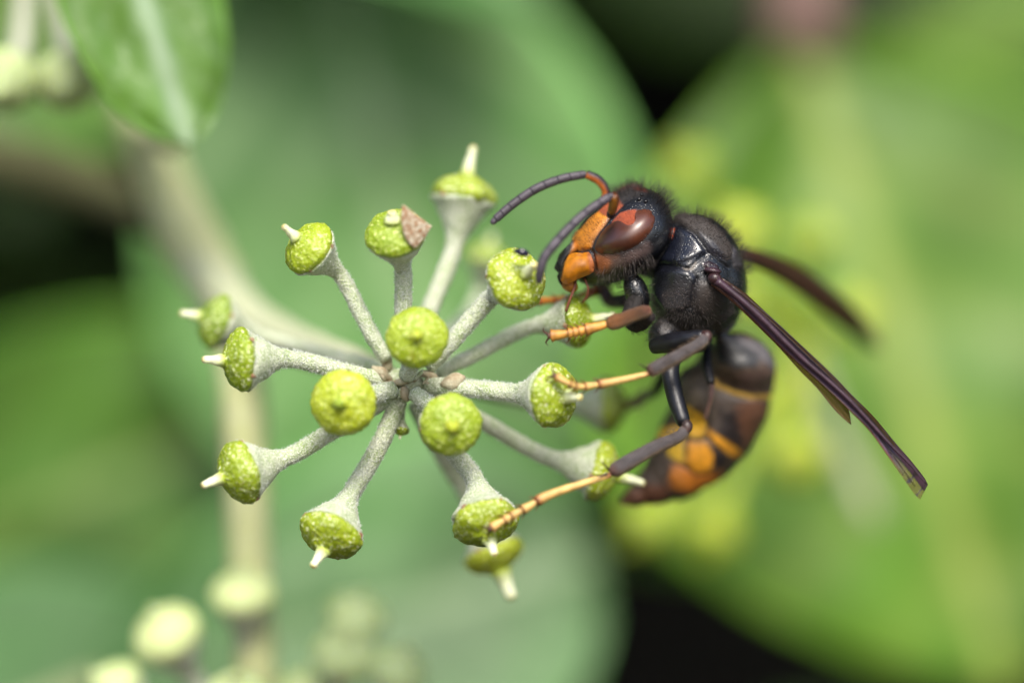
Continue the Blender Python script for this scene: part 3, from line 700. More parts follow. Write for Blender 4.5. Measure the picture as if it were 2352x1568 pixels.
groove(Z1([(1100, 500), (1060, 560), (1005, 625), (960, 700), (940, 760)]), .05, 2.2, 0, (.25, .10, .03))
# thorax
pron = Z1([(1655, 610), (1690, 570), (1760, 595), (1830, 645), (1900, 730), (1950, 805), (1880, 850), (1780, 890), (1690, 915), (1560, 905), (1500, 930), (1560, 830), (1640, 690)])
paint(pron, (.009, .011, .020), 3, 1, .24, .14, 10)
mes = Z1([(1615, 490), (1680, 465), (1800, 480), (1950, 530), (2080, 640), (2140, 740), (2165, 830), (2120, 880), (1980, 800), (1850, 640), (1700, 545)])
paint(mes, (.040, .031, .027), 6, 1, .85, .10, 8, wob=5)
paint(Z1([(1880, 640), (2000, 720), (2110, 860), (2060, 870), (1960, 790)]), (.012, .012, .022), 6, 1, .35)
scut = Z1([(2170, 740), (2220, 790), (2265, 880), (2250, 960), (2170, 940), (2150, 850)])
paint(scut, (.035, .030, .033), 4, 1, .5, .10, 6)
mpl = Z1([(1440, 1080), (1480, 990), (1560, 935), (1700, 935), (1800, 960), (1860, 1030), (1830, 1150), (1810, 1280), (1700, 1330), (1580, 1330), (1500, 1220)])
paint(mpl, (.008, .009, .015), 3, 1, .28, .15, 11)
paint(Z1([(1600, 1150), (1700, 1020), (1800, 1080), (1800, 1290), (1650, 1340), (1560, 1300)]), (.026, .022, .024), 12, 1, .5, wob=8)
paint(Z1([(1870, 1060), (2050, 1060), (2180, 1200), (2200, 1350), (2050, 1450), (1900, 1400), (1830, 1250)]), (.034, .024, .020), 10, 1, .6, .06, 8, wob=10)
paint(Z1([(1520, 1350), (1900, 1350), (2000, 1480), (1550, 1500)]), (.035, .028, .026), 10, 1, .65, wob=10)
teg = Z1([(1905, 905), (1960, 880), (2040, 920), (2050, 980), (2010, 1020), (1960, 1000)])
paint(teg, (.035, .018, .022), 2, 1, .22, .16, 5)
paint(Z1([(1650, 590), (1672, 600), (1668, 640), (1648, 690), (1640, 640)]), (.50, .07, .012), 1.5, 1)
groove(Z1([(1690, 560), (1830, 640), (1900, 730), (1955, 805), (1940, 830)]), .10, 2.6, 1)
groove(Z1([(1500, 925), (1560, 905), (1690, 925), (1790, 950), (1850, 890), (1930, 830)]), .10, 3.0, 1)
groove(Z1([(1860, 1030), (1830, 1150), (1800, 1290)]), .10, 3, 1)
groove(Z1([(1955, 805), (2060, 890), (2130, 940)]), .08, 3, 1)
paint(Z1([(1720, 930), (1760, 945), (1810, 940), (1850, 880), (1862, 885), (1825, 955), (1760, 965)]), (.16, .13, .10), 2, 1, .6)
# abdomen
TER = (.075, .030, .013)
paint([(1640, 780), (1720, 770), (1790, 840), (1790, 930), (1745, 1010), (1690, 1070), (1600, 1130), (1500, 1160), (1410, 1165), (1440, 1120), (1500, 1000), (1560, 880), (1600, 850)], (.075, .045, .028), 4, 2, .5, wob=10)
paint([(1640, 785), (1700, 775), (1752, 815), (1735, 842), (1690, 848), (1650, 830)], (.004, .004, .005), 8, 2, .5)
paint([(1690, 770), (1760, 790), (1790, 850), (1775, 850), (1740, 812), (1700, 790)], (.12, .11, .115), 8, 2, .6)  # grey highlight along the first segment's rim, painted in as colour
paint([(1700, 860), (1780, 850), (1782, 910), (1700, 890)], (.17, .10, .08), 12, 2, .5, wob=10)
paint([(1620, 790), (1650, 850), (1640, 960), (1600, 930), (1560, 960), (1540, 930), (1570, 860)], (.13, .095, .06), 10, 2, .65, wob=10)
paint([(1700, 920), (1775, 930), (1755, 985), (1715, 1030), (1680, 1000), (1690, 950)], (.16, .065, .03), 14, 2, .45, wob=14)
paint([(1655, 940), (1690, 950), (1710, 1010), (1690, 1050), (1650, 1010)], (.020, .011, .010), 10, 2, .4, wob=10)
YEL = (.95, .52, .03); OR2 = (.80, .25, .014)
paint([(1632, 868), (1652, 886), (1690, 903), (1730, 911), (1776, 911)], (.95, .58, .10), 2.5, 2, .4, closed=False, width=5)
paint([(1580, 930), (1600, 945), (1616, 955), (1624, 980), (1615, 1005), (1588, 1005), (1570, 980), (1572, 945)], YEL, 5, 2, .4)
paint([(1510, 985), (1560, 975), (1572, 1000), (1540, 1020), (1505, 1005)], (.90, .52, .04), 7, 2, .4)
paint([(1530, 1020), (1568, 1005), (1575, 1060), (1560, 1062), (1535, 1045)], (.95, .58, .04), 6, 2, .4)
paint([(1622, 980), (1650, 1000), (1692, 1028), (1708, 1040), (1690, 1052), (1650, 1028), (1622, 1005)], (.95, .42, .025), 5, 2, .4)
paint([(1580, 1015), (1620, 1012), (1640, 1045), (1632, 1090), (1600, 1090), (1575, 1060)], (.95, .40, .02), 6, 2, .4)
paint([(1560, 1062), (1600, 1088), (1640, 1085), (1660, 1080), (1640, 1108), (1580, 1130), (1540, 1120)], OR2, 8, 2, .45)
paint([(1545, 1065), (1575, 1080), (1580, 1120), (1555, 1125), (1535, 1100)], (.60, .20, .02), 8, 2, .45)
paint([(1640, 1030), (1672, 1050), (1660, 1080), (1640, 1065)], (.014, .009, .009), 6, 2, .4)
paint([(1430, 1130), (1480, 1110), (1530, 1110), (1540, 1140), (1480, 1158), (1420, 1160)], (.14, .05, .022), 8, 2, .5, wob=10)
for ln in ([(1575, 1008), (1600, 1012), (1626, 1004), (1660, 1040)], [(1560, 1065), (1600, 1092), (1650, 1088)], [(1575, 985), (1572, 1050)], [(1622, 880), (1640, 930), (1625, 965), (1622, 1010)]): groove(ln, .08, 4, 2, (.03, .016, .010))
groove([(1632, 876), (1652, 893), (1690, 911), (1776, 920)], .10, 4, 2)
groove([(1520, 1070), (1545, 1120), (1550, 1150)], .06, 5, 2)
BV2 = BV + BN * DISP[:, None]
body = mesh_ob('body', BV2, BF, M_BODY, hor, col=BC)
BN2 = vnormals(BV2, BF); BP = PXA(BV2)
bvh = BVHTree.FromPolygons([Vector(v) for v in BV2], [tuple(map(int, f)) for f in BF])
CAMP = Vector((0, -D, 0))

def grid_poly(poly, step):
    A = np.array(poly, float); n = len(A); edge = []
    for i in range(n):
        a, b = A[i], A[(i + 1) % n]; m = max(1, int(np.hypot(*(b - a)) / step)); edge += [tuple(lerp(a, b, k / m)) for k in range(m)]
    x0, y0 = A.min(0); x1, y1 = A.max(0); pts = []
    for r, y in enumerate(np.arange(y0, y1, step * .87)):
        for x in np.arange(x0 + (r % 2) * step / 2, x1, step): pts.append((x, y))
    pts = np.array(pts); pts = pts[seg_dist(pts, poly) > step * .6]
    allp = np.vstack([edge, pts]); ne = len(edge)
    r = delaunay_2d_cdt([Vector(q) for q in allp], [], [list(range(ne))], 1, 1e-6)
    return np.array([tuple(v) for v in r[0]]), [list(f) for f in r[2]]
def smoothpoly(poly, n=4):
    return [tuple(q) for q in crom(list(poly) + [poly[0]], len(poly) * n + 1)[:-1]]
def relax(prof, F, d, it):
    nb = [set() for _ in prof]
    for f in F:
        for a in range(len(f)): nb[f[a]].update((f[a - 1], f[(a + 1) % len(f)]))
    for _ in range(it): prof = np.array([.4 * prof[i] + .6 * np.mean([prof[j] for j in nb[i]]) if d[i] > 1e-6 and nb[i] else prof[i] for i in range(len(prof))])
    return prof
def lift(name, poly, bulge, edge_w, mat, parent, step=3.5, sink=.06, col=None, power=.5, hull=None):
    pts, F = grid_poly(poly, step); d = np.maximum(seg_dist(pts, poly), 0); V = []; ys = []
    for q in pts:
        tgt = P(q[0], q[1], 0); dr = (tgt - CAMP).normalized(); hit = bvh.ray_cast(CAMP, dr)
        ys.append(hit[0] if hit[0] is not None else None)
    okv = [v for v in ys if v is not None]; my = sum(v.y for v in okv) / len(okv)
    Yv = np.array([v.y if v is not None else my + .4 for v in ys])
    nb = [set() for _ in pts]
    for f in F:
        for a in range(len(f)): nb[f[a]].update((f[a - 1], f[(a + 1) % len(f)]))
    if hull is not None:
        qx, qz = (pts[:, 0] - pts[:, 0].mean()) / 60, (pts[:, 1] - pts[:, 1].mean()) / 60; Aq = np.stack([np.ones(len(qx)), qx, qz, qx * qx, qx * qz, qz * qz], 1)
        Yv = Aq @ np.linalg.lstsq(Aq, Yv, rcond=None)[0]
    else:
        for _ in range(25): Yv = np.array([.5 * Yv[i] + .5 * np.mean([Yv[j] for j in nb[i]]) if nb[i] else Yv[i] for i in range(len(Yv))])
    dh = d if hull is None else np.maximum(seg_dist(pts, hull), 0)
    prof = relax(np.sqrt(np.maximum(0, 1 - (1 - np.minimum(dh / edge_w, 1)) ** 2)), F, np.where(dh > 3, 1, 0) if hull is not None else d, 14)
    yy = Yv + sink - (bulge + sink) * prof
    V = [P(q[0], q[1], y) for q, y in zip(pts, yy)]
    # close the back
    n = len(V); V2 = V + [P(q[0], q[1], y + .25) for q, y in zip(pts, Yv + sink)]
    tri = []
    for f in F:
        a, b, c = [V[i] for i in f[:3]]
        up = (b - a).cross(c - a).y < 0
        tri.append(f if up else f[::-1]); tri.append([n + i for i in (f[::-1] if up else f)])
    return mesh_ob(name, V2, tri, mat, parent, col=col)
def inflate(name, poly, yc, thick, edge_w, mat, parent, step=3.5, colf=None, tilt=(0, 0)):
    pts, F = grid_poly(poly, step); d = np.maximum(seg_dist(pts, poly), 0); prof = relax(np.sqrt(np.maximum(0, 1 - (1 - np.minimum(d / edge_w, 1)) ** 2)), F, d, 14)
    c = pts.mean(0); y0 = yc + (pts[:, 0] - c[0]) * tilt[0] + (pts[:, 1] - c[1]) * tilt[1]
    V = [P(q[0], q[1], y - thick * (p + .02)) for q, y, p in zip(pts, y0, prof)] + [P(q[0], q[1], y + thick * (p + .02)) for q, y, p in zip(pts, y0, prof)]
    n = len(pts); tri = []; cnt = {}
    for f in F:
        a, b, cc = [V[i] for i in f[:3]]; up = (b - a).cross(cc - a).y < 0; f = f if up else f[::-1]
        tri.append(f); tri.append([n + i for i in f[::-1]])
        for k in range(3): cnt[(f[k], f[(k + 1) % 3])] = 1
    for (a, b) in list(cnt):
        if (b, a) not in cnt: tri.append([b, a, n + a, n + b])
    col = None
    if colf is not None: col = colf(pts); col = np.vstack([col, col])
    return mesh_ob(name, V, tri, mat, parent, col=col)

inflate('dry_scrap', smoothpoly(sc, 2), -1.62, .06, 8, M_SCRAP, bD, 4, None, (.006, .004))
# --- eyes
eye = smoothpoly(Z1([(948, 762), (960, 715), (1000, 650), (1050, 600), (1110, 555), (1165, 530), (1202, 540), (1232, 560), (1270, 572), (1307, 555), (1328, 515), (1320, 475), (1338, 443), (1372, 425), (1422, 424), (1470, 450), (1496, 505), (1488, 575), (1450, 645), (1390, 712), (1310, 770), (1215, 808), (1120, 827), (1030, 826), (972, 802)]), 2)
eye_hull = smoothpoly(Z1([(948, 762), (960, 715), (1000, 645), (1060, 585), (1130, 530), (1210, 480), (1290, 445), (1340, 428), (1422, 424), (1470, 450), (1496, 505), (1488, 575), (1450, 645), (1390, 712), (1310, 770), (1215, 808), (1120, 827), (1030, 826), (972, 802)]), 2)
lift('compound_eye', eye, .36, 44, M_EYE, body, 2.6, .12, hull=eye_hull)
fe = HC + ht * .85 + hf * .10 - hl * 2.25
V, F = ell(fe, (1.35, .8, .75), Matrix((ht, hf, hl)).transposed(), 20, 12); mesh_ob('compound_eye', V, F, M_EYE, body)
for (x, y) in ((1468, 459), (1483, 464), (1474, 449)):
    dr = (P(x, y, 0) - CAMP).normalized(); hit = bvh.ray_cast(CAMP, dr)
    if hit[0] is not None:
        V, F = ell(hit[0] + hit[1] * .02, (.10, .10, .10), None, 14, 10); mesh_ob('ocellus', V, F, M_OCELLUS, body)
# --- jaws
def jawcol(pts):
    blk = seg_dist(pts, Z1([(600, 700), (760, 700), (800, 800), (735, 830), (712, 900), (690, 990), (676, 1060), (700, 1110), (600, 1150)]))
    w = sm(blk, -2.5, 2.5)[:, None]; c = np.ones((len(pts), 4)); base = np.array((.70, .24, .008)) * np.ones((len(pts), 3))
    e = sm(seg_dist(pts, Z1([(900, 800), (990, 800), (1000, 1000), (930, 1010)])), -3, 4)[:, None]; base = base * (1 - e) + np.array((.55, .17, .05)) * e
    c[:, :3] = base * (1 - w) + np.array((.008, .006, .004)) * w; c[:, 3] = .42; return c
jaw = smoothpoly(Z1([(748, 822), (800, 806), (860, 812), (918, 802), (945, 850), (965, 915), (962, 962), (930, 995), (830, 1035), (735, 1082), (690, 1072), (660, 1020), (668, 960), (700, 890)]), 2)
inflate('mandible', jaw, 1.15, .70, 42, M_LEG, body, 3.2, jawcol, (-.004, -.002))
def jawcol2(pts):
    c = np.ones((len(pts), 4)); w = sm(seg_dist(pts, Z1([(740, 850), (800, 690), (840, 760), (760, 830), (735, 850)])), -4, 4)[:, None]
    c[:, :3] = np.array((.007, .006, .004)) * (1 - w) + np.array((.45, .16, .02)) * w; c[:, 3] = .45; return c
jaw2 = smoothpoly(Z1([(745, 735), (800, 690), (850, 780), (800, 840), (740, 900), (730, 1000), (735, 1080), (690, 1105), (655, 1060), (640, 1010), (655, 985), (622, 955), (618, 930), (640, 880), (660, 820)]), 2)
inflate('mandible', jaw2, 2.0, .55, 24, M_LEG, body, 3.2, jawcol2)
V, F = ell(P(1308, 655, 2.0), (.42, .55, .32), Matrix.Rotation(.5, 3, 'Y'), 14, 10)
mesh_ob('mouthpart', V, F, M_LEG, body, col=np.array([(.55, .22, .03, .5)] * len(V)))
for pts in ([(1325, 640, 1.6), (1318, 665, 1.5), (1308, 690, 1.5), (1300, 715, 1.6)], [(1342, 640, 1.7), (1350, 660, 1.6), (1348, 680, 1.8), (1338, 695, 2.1)], [(1380, 635, 2.5), (1365, 665, 2.8), (1345, 690, 3)]):
    p = crom([P(*q) for q in pts], 12); V, F, C = tube(p, .055, 8, [(.30, .10, .06, .4)] * 12, jitter=.6); mesh_ob('palp', V, F, M_LEG, body, col=C)

# --- antennae
def antenna(scape, flag, sc_cols, r):
    p = crom([P(*q) for q in scape], 16); rr = np.interp(np.linspace(0, 1, 16), [0, .08, .2, .8, 1], [.8, .6, .9, 1.0, .9]) * r * 1.05
    V, F, C = tube(p, rr, 14, [sc_cols[0]] * 16); P0 = np.array(V)
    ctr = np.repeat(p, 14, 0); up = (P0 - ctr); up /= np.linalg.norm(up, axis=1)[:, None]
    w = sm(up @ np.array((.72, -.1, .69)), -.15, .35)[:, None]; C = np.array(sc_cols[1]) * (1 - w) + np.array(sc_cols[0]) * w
    a = mesh_ob('antenna', V, F, M_LEG, hor, col=C)
    V, F = ell(P(*scape[0]), (.22, .22, .22), None, 12, 8); mesh_ob('antenna_socket', V, F, M_LEG, a, col=np.array([(.03, .012, .02, .3)] * len(V)))
    n = 11; pp = crom([P(*q) for q in flag], n * 8 + 1)
    for k in range(n):                                   # eleven ring segments
        q = pp[k * 8:(k + 1) * 8 + 1]; t = k / (n - 1); rk = r * np.interp(t, [0, .08, .5, .9, 1], [.72, .92, 1.0, .92, .72])
        rr = rk * np.array([.97, .99, 1.0, 1.0, 1.0, 1.0, 1.0, 1.0, .98]);
        if k == n - 1: rr = rr * np.array([1, 1, 1, 1, .98, .95, .88, .72, .35])
        base = np.array((.080, .066, .084)) * (1 + .25 * (R.random() - .5)); cc = [(*base, .5)] * 9; cc[0] = cc[8] = (*(base * .8), .55)
        V, F, C = tube(q, rr, 12, cc); mesh_ob('flagellum_segment', V, F, M_LEG, a, col=C)
    return a
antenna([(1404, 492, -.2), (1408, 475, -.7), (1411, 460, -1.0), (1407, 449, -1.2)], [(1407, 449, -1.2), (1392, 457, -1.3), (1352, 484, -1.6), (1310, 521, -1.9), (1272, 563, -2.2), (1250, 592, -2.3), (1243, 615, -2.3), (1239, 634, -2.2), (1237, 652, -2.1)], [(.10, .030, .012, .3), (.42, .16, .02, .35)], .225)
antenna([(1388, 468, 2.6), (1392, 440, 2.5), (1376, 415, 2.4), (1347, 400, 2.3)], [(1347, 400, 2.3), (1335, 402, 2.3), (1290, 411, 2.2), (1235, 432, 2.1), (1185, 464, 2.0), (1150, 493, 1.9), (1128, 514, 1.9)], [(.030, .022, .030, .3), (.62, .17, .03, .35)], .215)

# --- legs
def seg_mesh(name, pts, rads, cols, parent, seg=14, n=22, jitter=.05, flat=1.0):
    p = crom([P(*q) for q in pts], n); t = np.linspace(0, 1, n)
    rr = np.interp(t, [a for a, _ in rads], [b for _, b in rads]) / KPX
    cc = np.array([[np.interp(x, [a for a, _ in cols], [b[i] for _, b in cols]) for i in range(4)] for x in t])
    V, F, C = tube(p, rr, seg, cc, jitter=jitter, flat=flat)
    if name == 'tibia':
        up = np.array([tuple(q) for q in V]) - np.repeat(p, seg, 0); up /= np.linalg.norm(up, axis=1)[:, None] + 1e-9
        w = sm(up @ np.array((.45, -.15, -.88)), .45, .85)[:, None] * .55; C = np.array([tuple(q) for q in C]); C[:, :3] = C[:, :3] * (1 - w) + np.array((.42, .27, .13)) * w  # lit lower edge painted in as gold, standing also for golden hairs
    return mesh_ob(name, V, F, M_TIB if name == 'tibia' else M_LEG, parent, col=C)
BK = (.010, .010, .014, .32); GR = (.105, .090, .092, .6); GRB = (.12, .075, .05, .5); YL = (.86, .55, .17, .42); YD = (.74, .36, .07, .42); RG = (.25, .06, .02, .45); BRN = (.11, .045, .016, .38)
def rim_hairs(pts, n, ln, parent, mat, name='leg_hair', r=13, seed=1):
    p = crom([P(*q) for q in pts], 40); rg = np.random.default_rng(seed); i = rg.integers(2, 38, n); T = p[np.minimum(i + 1, 39)] - p[i - 1]
    d = np.cross(T, rg.normal(size=(n, 3))); d /= np.linalg.norm(d, axis=1)[:, None]; T /= np.linalg.norm(T, axis=1)[:, None]
    hairs(p[i] + d * (r / KPX), d + T * .8, rg.uniform(.5, 1.1, n) * ln, .0095, name, mat, parent, seed=seed)
def tarsus(pts, lens, parent, r, yl=YL):
    p = crom([P(*q) for q in pts], 101); L = np.cumsum([0] + lens); L = L / L[-1]
    for k in range(len(lens)):
        a, b = int(L[k] * 100), int(L[k + 1] * 100); q = p[a:b + 1]; n = len(q); t = np.linspace(0, 1, n)
        rr = np.interp(t, [0, .1, .8, .97, 1], [.62, .68, .98, 1.22, .95]) * r / KPX
        cc = np.array([[np.interp(x, [0, .1, .55, .88, 1], [RG[i], yl[i], yl[i], lerp(yl[i], RG[i], .25), RG[i]]) for i in range(4)] for x in t])
        V, F, C = tube(q, rr, 12, cc); s = mesh_ob('tarsus_segment', V, F, M_LEG, parent, col=C)
        if k < len(lens) - 1:                            # dark spines at the joint
            tn = Vector(p[b] - p[max(0, b - 4)]).normalized(); mb = MB()
            for sgn in (-1, 1):
                d = Vector((0, -.4, 1)) * sgn; d = (d - tn * d.dot(tn)).normalized(); o = Vector(p[b]) + d * r / KPX * .9
                V, F, _ = tube(crom([o - d * .04, o + d * .13 + tn * .12, o + d * .20 + tn * .27], 5), [.045, .034, .024, .015, .005], 6); mb.add(V, F, [RG] * len(V))
            mb.build('tarsus_spine', M_LEG, parent)
    tn = Vector(p[100] - p[96]).normalized(); e = Vector(p[100])
    for sgn in (-1, 1):
        d = Vector((.2, -.5, 1)) * sgn; d = (d - tn * d.dot(tn)).normalized()
        V, F, _ = tube(crom([e, e + tn * .20 + d * .16, e + tn * .32 + d * .32, e + tn * .22 + d * .46], 8), np.linspace(.065, .012, 8), 8)
        mesh_ob('claw', V, F, M_LEG, parent, col=np.array([(.10, .035, .02, .35)] * len(V)))
    V, F = ell(e + tn * .06, (.13, .13, .13), None, 10, 8); mesh_ob('claw_pad', V, F, M_LEG, parent, col=np.array([(.16, .08, .06, .5)] * len(V)))
def spur(pts, parent):
    p = crom([P(*q) for q in pts], 8); V, F, _ = tube(p, np.linspace(.06, .012, 8), 8); mesh_ob('spur', V, F, M_LEG, parent, col=np.array([(.03, .012, .012, .4)] * len(V)))
# fore leg
l = seg_mesh('leg', [(1462, 690, 1.2), (1450, 725, .7), (1462, 745, .2), (1496, 726, -.5)], [(0, 22), (.3, 20), (.7, 19), (1, 13)], [(0, (.012, .009, .008, .8)), (1, (.02, .012, .010, .7))], hor, jitter=.25)
rim_hairs([(1462, 690, 1.2), (1450, 725, .7), (1462, 745, .2), (1496, 726, -.5)], 420, .34, l, M_HAIR, seed=24, r=18)
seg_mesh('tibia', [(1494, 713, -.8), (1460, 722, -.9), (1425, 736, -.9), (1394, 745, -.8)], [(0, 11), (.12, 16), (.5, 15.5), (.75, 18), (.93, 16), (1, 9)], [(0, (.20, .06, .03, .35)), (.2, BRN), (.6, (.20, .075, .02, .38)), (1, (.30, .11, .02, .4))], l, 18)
tarsus([(1396, 744, -.8), (1350, 756, -.7), (1310, 765, -.5), (1266, 771, -.3)], [45, 15, 14, 13, 38], l, 13, YD)
rim_hairs([(1494, 713, -.8), (1440, 730, -.9), (1394, 745, -.8)], 90, .22, l, M_HAIR, seed=21, r=15)
# mid leg
l = seg_mesh('leg', [(1500, 795, 1.2), (1540, 787, .6), (1580, 778, 0), (1617, 770, -.5)], [(0, 18), (.4, 24), (.8, 17), (1, 12)], [(0, BK), (1, BK)], hor)
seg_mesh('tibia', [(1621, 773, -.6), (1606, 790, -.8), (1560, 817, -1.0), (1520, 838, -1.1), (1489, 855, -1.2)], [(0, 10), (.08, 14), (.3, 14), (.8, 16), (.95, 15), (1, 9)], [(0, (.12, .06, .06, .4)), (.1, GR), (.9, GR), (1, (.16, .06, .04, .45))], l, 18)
seg_mesh('knee', [(1612, 768, -.45), (1624, 771, -.6), (1622, 784, -.72)], [(0, 9), (.5, 13), (1, 9)], [(0, (.05, .02, .018, .3)), (1, (.08, .04, .035, .35))], l, 12, 10)
tarsus([(1490, 858, -1.2), (1440, 870, -1.3), (1385, 881, -1.4), (1335, 888, -1.55), (1305, 880, -1.6), (1276, 864, -1.55)], [105, 27, 26, 22, 55], l, 9.5)
spur([(1491, 850, -1.2), (1480, 842, -1.4), (1466, 834, -1.5)], l)
rim_hairs([(1615, 780, -.7), (1560, 817, -1.0), (1489, 855, -1.2)], 330, .26, l, M_HAIR2, seed=22, r=14)
# hind leg
l = seg_mesh('leg', [(1556, 800, 1.6), (1540, 850, .9), (1552, 915, .4), (1572, 975, -.2)], [(0, 15), (.3, 21), (.7, 20), (.95, 17), (1, 12)], [(0, BK), (1, BK)], hor)
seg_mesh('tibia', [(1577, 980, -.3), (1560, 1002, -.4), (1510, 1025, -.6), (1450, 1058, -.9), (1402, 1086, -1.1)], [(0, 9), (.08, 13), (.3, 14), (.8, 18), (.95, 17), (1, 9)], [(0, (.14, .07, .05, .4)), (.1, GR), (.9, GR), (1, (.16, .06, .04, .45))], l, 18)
seg_mesh('knee', [(1571, 966, -.15), (1578, 979, -.3), (1573, 992, -.38)], [(0, 11), (.5, 14), (1, 10)], [(0, (.03, .02, .02, .3)), (1, (.09, .05, .04, .35))], l, 12, 10)
tarsus([(1402, 1090, -1.1), (1330, 1113, -1.2), (1258, 1138, -1.35), (1205, 1168, -1.5), (1165, 1190, -1.6), (1128, 1212, -1.7)], [152, 42, 38, 26, 50], l, 11)
spur([(1398, 1078, -1.1), (1390, 1068, -1.3), (1380, 1058, -1.4)], l); spur([(1396, 1088, -1.2), (1378, 1092, -1.4), (1357, 1092, -1.5)], l)
rim_hairs([(1570, 990, -.3), (1500, 1030, -.6), (1402, 1086, -1.1)], 360, .26, l, M_HAIR2, seed=23, r=15)
# far legs
l = seg_mesh('leg', [(1440, 690, 4.2), (1400, 690, 5.2), (1385, 665, 5.6), (1350, 672, 5.4)], [(0, 18), (.6, 17), (1, 14)], [(0, BK), (.6, (.10, .03, .01, .4)), (1, (.35, .09, .02, .4))], hor)
tarsus([(1352, 672, 5.4), (1310, 685, 4.8), (1235, 692, 4.0)], [60, 22, 20, 30], l, 10, (.62, .22, .03, .45))
l = seg_mesh('leg', [(1560, 790, 5.2), (1530, 850, 7.0), (1505, 900, 8.2)], [(0, 16), (.5, 18), (1, 13)], [(0, BK), (1, BK)], hor)
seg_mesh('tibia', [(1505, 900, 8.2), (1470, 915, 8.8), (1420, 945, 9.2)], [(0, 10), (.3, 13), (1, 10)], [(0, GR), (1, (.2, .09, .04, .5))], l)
l = seg_mesh('leg', [(1625, 790, 4.8), (1622, 835, 3.8), (1634, 880, 3.0)], [(0, 12), (.5, 13), (1, 9)], [(0, BK), (1, BK)], hor)
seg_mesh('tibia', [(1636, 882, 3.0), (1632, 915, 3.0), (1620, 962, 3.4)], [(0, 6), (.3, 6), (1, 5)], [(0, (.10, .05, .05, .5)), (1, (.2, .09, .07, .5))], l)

# --- wings
def strip(name, A, Bq, ya, yb, colf, parent, n=60, m=7, fold=.5, thick=.025):
    """membrane between two edges A and B (px), pleated along its length"""
    a = crom(A, n); b = crom(Bq, n); V = []; C = []; F = []
    for i in range(n):
        t = i / (n - 1)
        for k in range(m):
            s = k / (m - 1); q = a[i] * (1 - s) + b[i] * s; y = ya(t) * (1 - s) + yb(t) * s - fold * math.sin(s * math.pi) * min(1, t * 6) * (1 - .5 * t) + .05 * math.sin(s * 9)
            V.append(P(q[0], q[1], y)); C.append(colf(t, s))
    for i in range(n - 1):
        for k in range(m - 1): e = i * m + k; F.append([e, e + 1, e + m + 1, e + m])
    o = mesh_ob(name, V, F, M_WING, parent, col=np.array(C))
    md = o.modifiers.new('thickness', 'SOLIDIFY'); md.thickness = thick * MM; md.offset = 0
    return o
def wcol(t, s):
    amber = (.060, .032, .012); purp = (.045, .020, .034); blk = (.012, .009, .011); lt = (.10, .055, .095); olive = (.20, .21, .05)
    if s < .12: c = (.12, .045, .02); al = .95
    elif s < .30: c = lt; al = .97
    elif s < .52: c = purp; al = .98
    elif s < .78: c = blk; al = .97
    else: c = amber; al = .70
    if t > .74:
        w = (t - .74) / .26
        if s < .55: c = tuple(lerp(x, y, min(1, w * 3)) for x, y in zip(c, olive)); al = lerp(al, .30, min(1, w * 2.6))
        else: c = (.06, .03, .04); al = .92
        for vt in (.85, .945):
            if abs(t - vt - .02 * (s - .3)) < .008: c = (.02, .015, .01); al = .95
    return (*c, al)
w = strip('forewing', Z6([(85, 265), (200, 355), (330, 478), (450, 598), (570, 712), (720, 845), (850, 965), (1000, 1115), (1100, 1250), (1200, 1392), (1262, 1480), (1298, 1516)]), Z6([(150, 232), (285, 325), (410, 440), (545, 565), (680, 690), (800, 805), (905, 915), (1030, 1040), (1150, 1185), (1250, 1300), (1320, 1390), (1342, 1432)]), lambda t: .05 - .4 * t, lambda t: .35 + .2 * t, wcol, hor, 90, 15, .35)
p = crom([P(x, y, -.35) for x, y in Z6([(118, 250), (240, 345), (370, 460), (500, 590), (630, 715), (770, 835), (890, 945), (1020, 1085), (1140, 1215), (1240, 1315), (1335, 1428)])], 60)
V, F, C = tube(p, np.interp(np.linspace(0, 1, 60), [0, .05, .4, .7, 1], [.20, .17, .13, .10, .03]), 10, [(.060, .028, .045, .9)] * 60, jitter=.1); mesh_ob('wing_vein', V, F, M_LEG, w, col=np.array([(.055, .026, .040, .28)] * len(V)))
_A = crom(Z6([(85, 265), (330, 478), (570, 712), (850, 965), (1100, 1250), (1298, 1516)]), 50); _B = crom(Z6([(150, 232), (410, 440), (680, 690), (905, 915), (1150, 1185), (1342, 1432)]), 50)
for f0, f1, t0, t1, rv in ((.30, .62, .02, .95, .035), (.74, .80, .05, .80, .035), (.93, .97, .05, .98, .045), (.55, .25, .45, .97, .025), (.50, .08, .72, .90, .022)):
    i0, i1 = int(t0 * 49), int(t1 * 49); ii = np.linspace(i0, i1, 30); pv = []
    for k, iv in enumerate(ii):
        a = int(iv); f = lerp(f0, f1, k / 29); t = iv / 49; q = _A[a] * (1 - f) + _B[a] * f
        yv = (.05 - .4 * t) * (1 - f) + (.35 + .2 * t) * f - .35 * math.sin(f * math.pi) * min(1, t * 6) * (1 - .5 * t)
        pv.append(P(q[0], q[1], yv - .03))
    V, F, _ = tube(np.array([tuple(q) for q in pv]), np.linspace(rv, rv * .5, 30), 7); mesh_ob('wing_vein', V, F, M_LEG, w, col=np.array([(.035, .018, .022, .3)] * len(V)))
p = crom([P(x, y, .1) for x, y in Z6([(90, 268), (200, 356), (330, 479), (450, 599), (560, 705)])], 40)
V, F, C = tube(p, np.linspace(.075, .03, 40), 8); mesh_ob('wing_vein', V, F, M_LEG, w, col=np.array([(.17, .06, .03, .3)] * len(V)))
strip('hindwing', Z6([(440, 592), (520, 680), (600, 770), (700, 872), (800, 995), (870, 1062), (896, 1082)]), Z6([(450, 590), (560, 690), (660, 780), (760, 865), (850, 945), (885, 1005), (897, 1080)]), lambda t: .2, lambda t: .3, lambda t, s: ((.20, .13, .05, .42) if .12 < s < .9 else (.10, .05, .03, .9)), hor, 40, 9, .12)
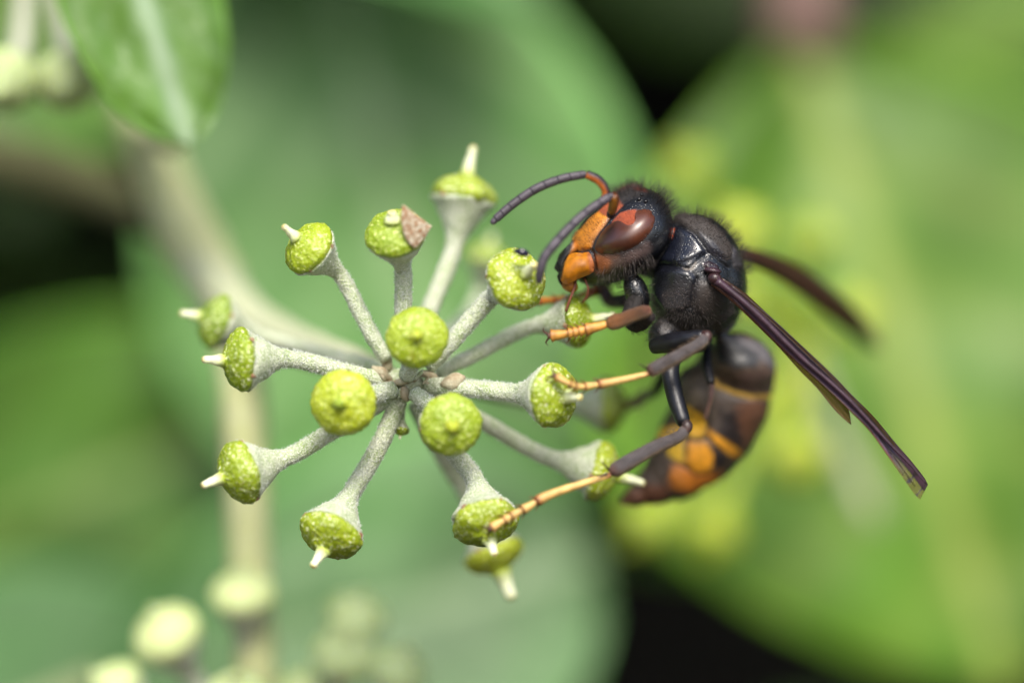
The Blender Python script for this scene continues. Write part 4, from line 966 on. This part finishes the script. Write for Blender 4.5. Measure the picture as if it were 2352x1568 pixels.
strip('forewing', [(1655, 556), (1760, 580), (1850, 618), (1945, 690), (2000, 750), (2026, 800)], [(1660, 592), (1760, 626), (1850, 686), (1930, 750), (1990, 796), (2018, 806)], lambda t: 4.9 + 16 * t, lambda t: 5.2 + 16 * t, lambda t, s: ((.060, .026, .014, .95 - .3 * t) if .2 < s < .8 else (.03, .014, .010, .97)), hor, 40, 9, .4)
V, F = ell(P(1642, 640, .0), (.34, .32, .30), Matrix.Rotation(.6, 3, 'Y'), 16, 10); mesh_ob('tegula', V, F, M_LEG, hor, col=np.array([(.045, .020, .022, .2)] * len(V)))
V, F = ell(P(1637, 622, .05), (.42, .3, .16), Matrix.Rotation(.15, 3, 'Y'), 16, 10); mesh_ob('tegula', V, F, M_LEG, hor, col=np.array([(.050, .022, .030, .2)] * len(V)))

# --- fur
def fur(poly, n, ln, r, mat, which, name, seed, lean=(0, 0, 0), silhouette=False, facing=-.35):
    rg = np.random.default_rng(seed)
    ok = (part == which) & (seg_dist(BP, poly) > 0) & (-BN2[:, 1] > facing)
    wts = ok.astype(float)
    if silhouette: wts *= np.exp(-((BN2[:, 1] + .25) / .40) ** 2)
    if wts.sum() == 0: return
    i = rg.choice(len(BV2), n, p=wts / wts.sum())
    hairs(BV2[i] + rg.normal(size=(n, 3)) * .02, BN2[i] + np.array(lean) + rg.normal(size=(n, 3)) * .22, rg.uniform(.55, 1.1, n) * ln, r, name, mat, body, seed=seed)
fur(Z1([(1080, 180), (1700, 180), (1640, 480), (1560, 480), (1480, 340), (1380, 330), (1230, 330), (1120, 330)]), 480, .80, .0062, M_HAIR, 0, 'fur', 31, (.0, 0, .15), silhouette=True, facing=-.8)
fur(Z1([(1450, 300), (1720, 300), (1720, 560), (1560, 560)]), 170, .95, .0062, M_HAIR, 0, 'fur', 32, (.2, 0, .3), silhouette=True, facing=-.8)
fur(Z1([(980, 935), (1200, 900), (1440, 800), (1560, 900), (1500, 1150), (1000, 1100)]), 480, .46, .007, M_HAIR3, 0, 'fur', 33, (.05, 0, -.7))
fur(mes, 3200, .15, .0055, M_HAIR3, 1, 'fur', 35, (.4, 0, .1), facing=-.8)
fur(Z1([(1580, 400), (2300, 400), (2400, 1000), (2200, 1000), (2000, 620), (1700, 500), (1580, 520)]), 650, .70, .0062, M_HAIR, 1, 'fur', 36, (.05, 0, .1), silhouette=True, facing=-.9)
fur(Z1([(1560, 1150), (1850, 1080), (1850, 1350), (1600, 1400)]), 700, .14, .005, M_HAIR3, 1, 'fur', 37, (-.1, 0, -.8))
fur(Z1([(1850, 1060), (2300, 1000), (2300, 1500), (1800, 1500)]), 330, .40, .006, M_HAIR3, 1, 'fur', 38, (.3, 0, -.3), facing=-.8)
fur(Z1([(1200, 1000), (1480, 1000), (1560, 1350), (2000, 1350), (2000, 1600), (1200, 1600)]), 1000, .42, .008, M_HAIR, 1, 'fur', 39, (-.2, 0, -.4), facing=-.8)
fur([(1400, 760), (1800, 760), (1800, 1170), (1400, 1170)], 900, .22, .007, M_HAIR2, 2, 'fur', 40, (-.1, 0, -.3))
fur(clyp, 220, .22, .007, M_HAIR, 0, 'fur', 41, (-.2, 0, .2))
for o in bpy.data.objects:
    if '_o' in o: del o['_o']
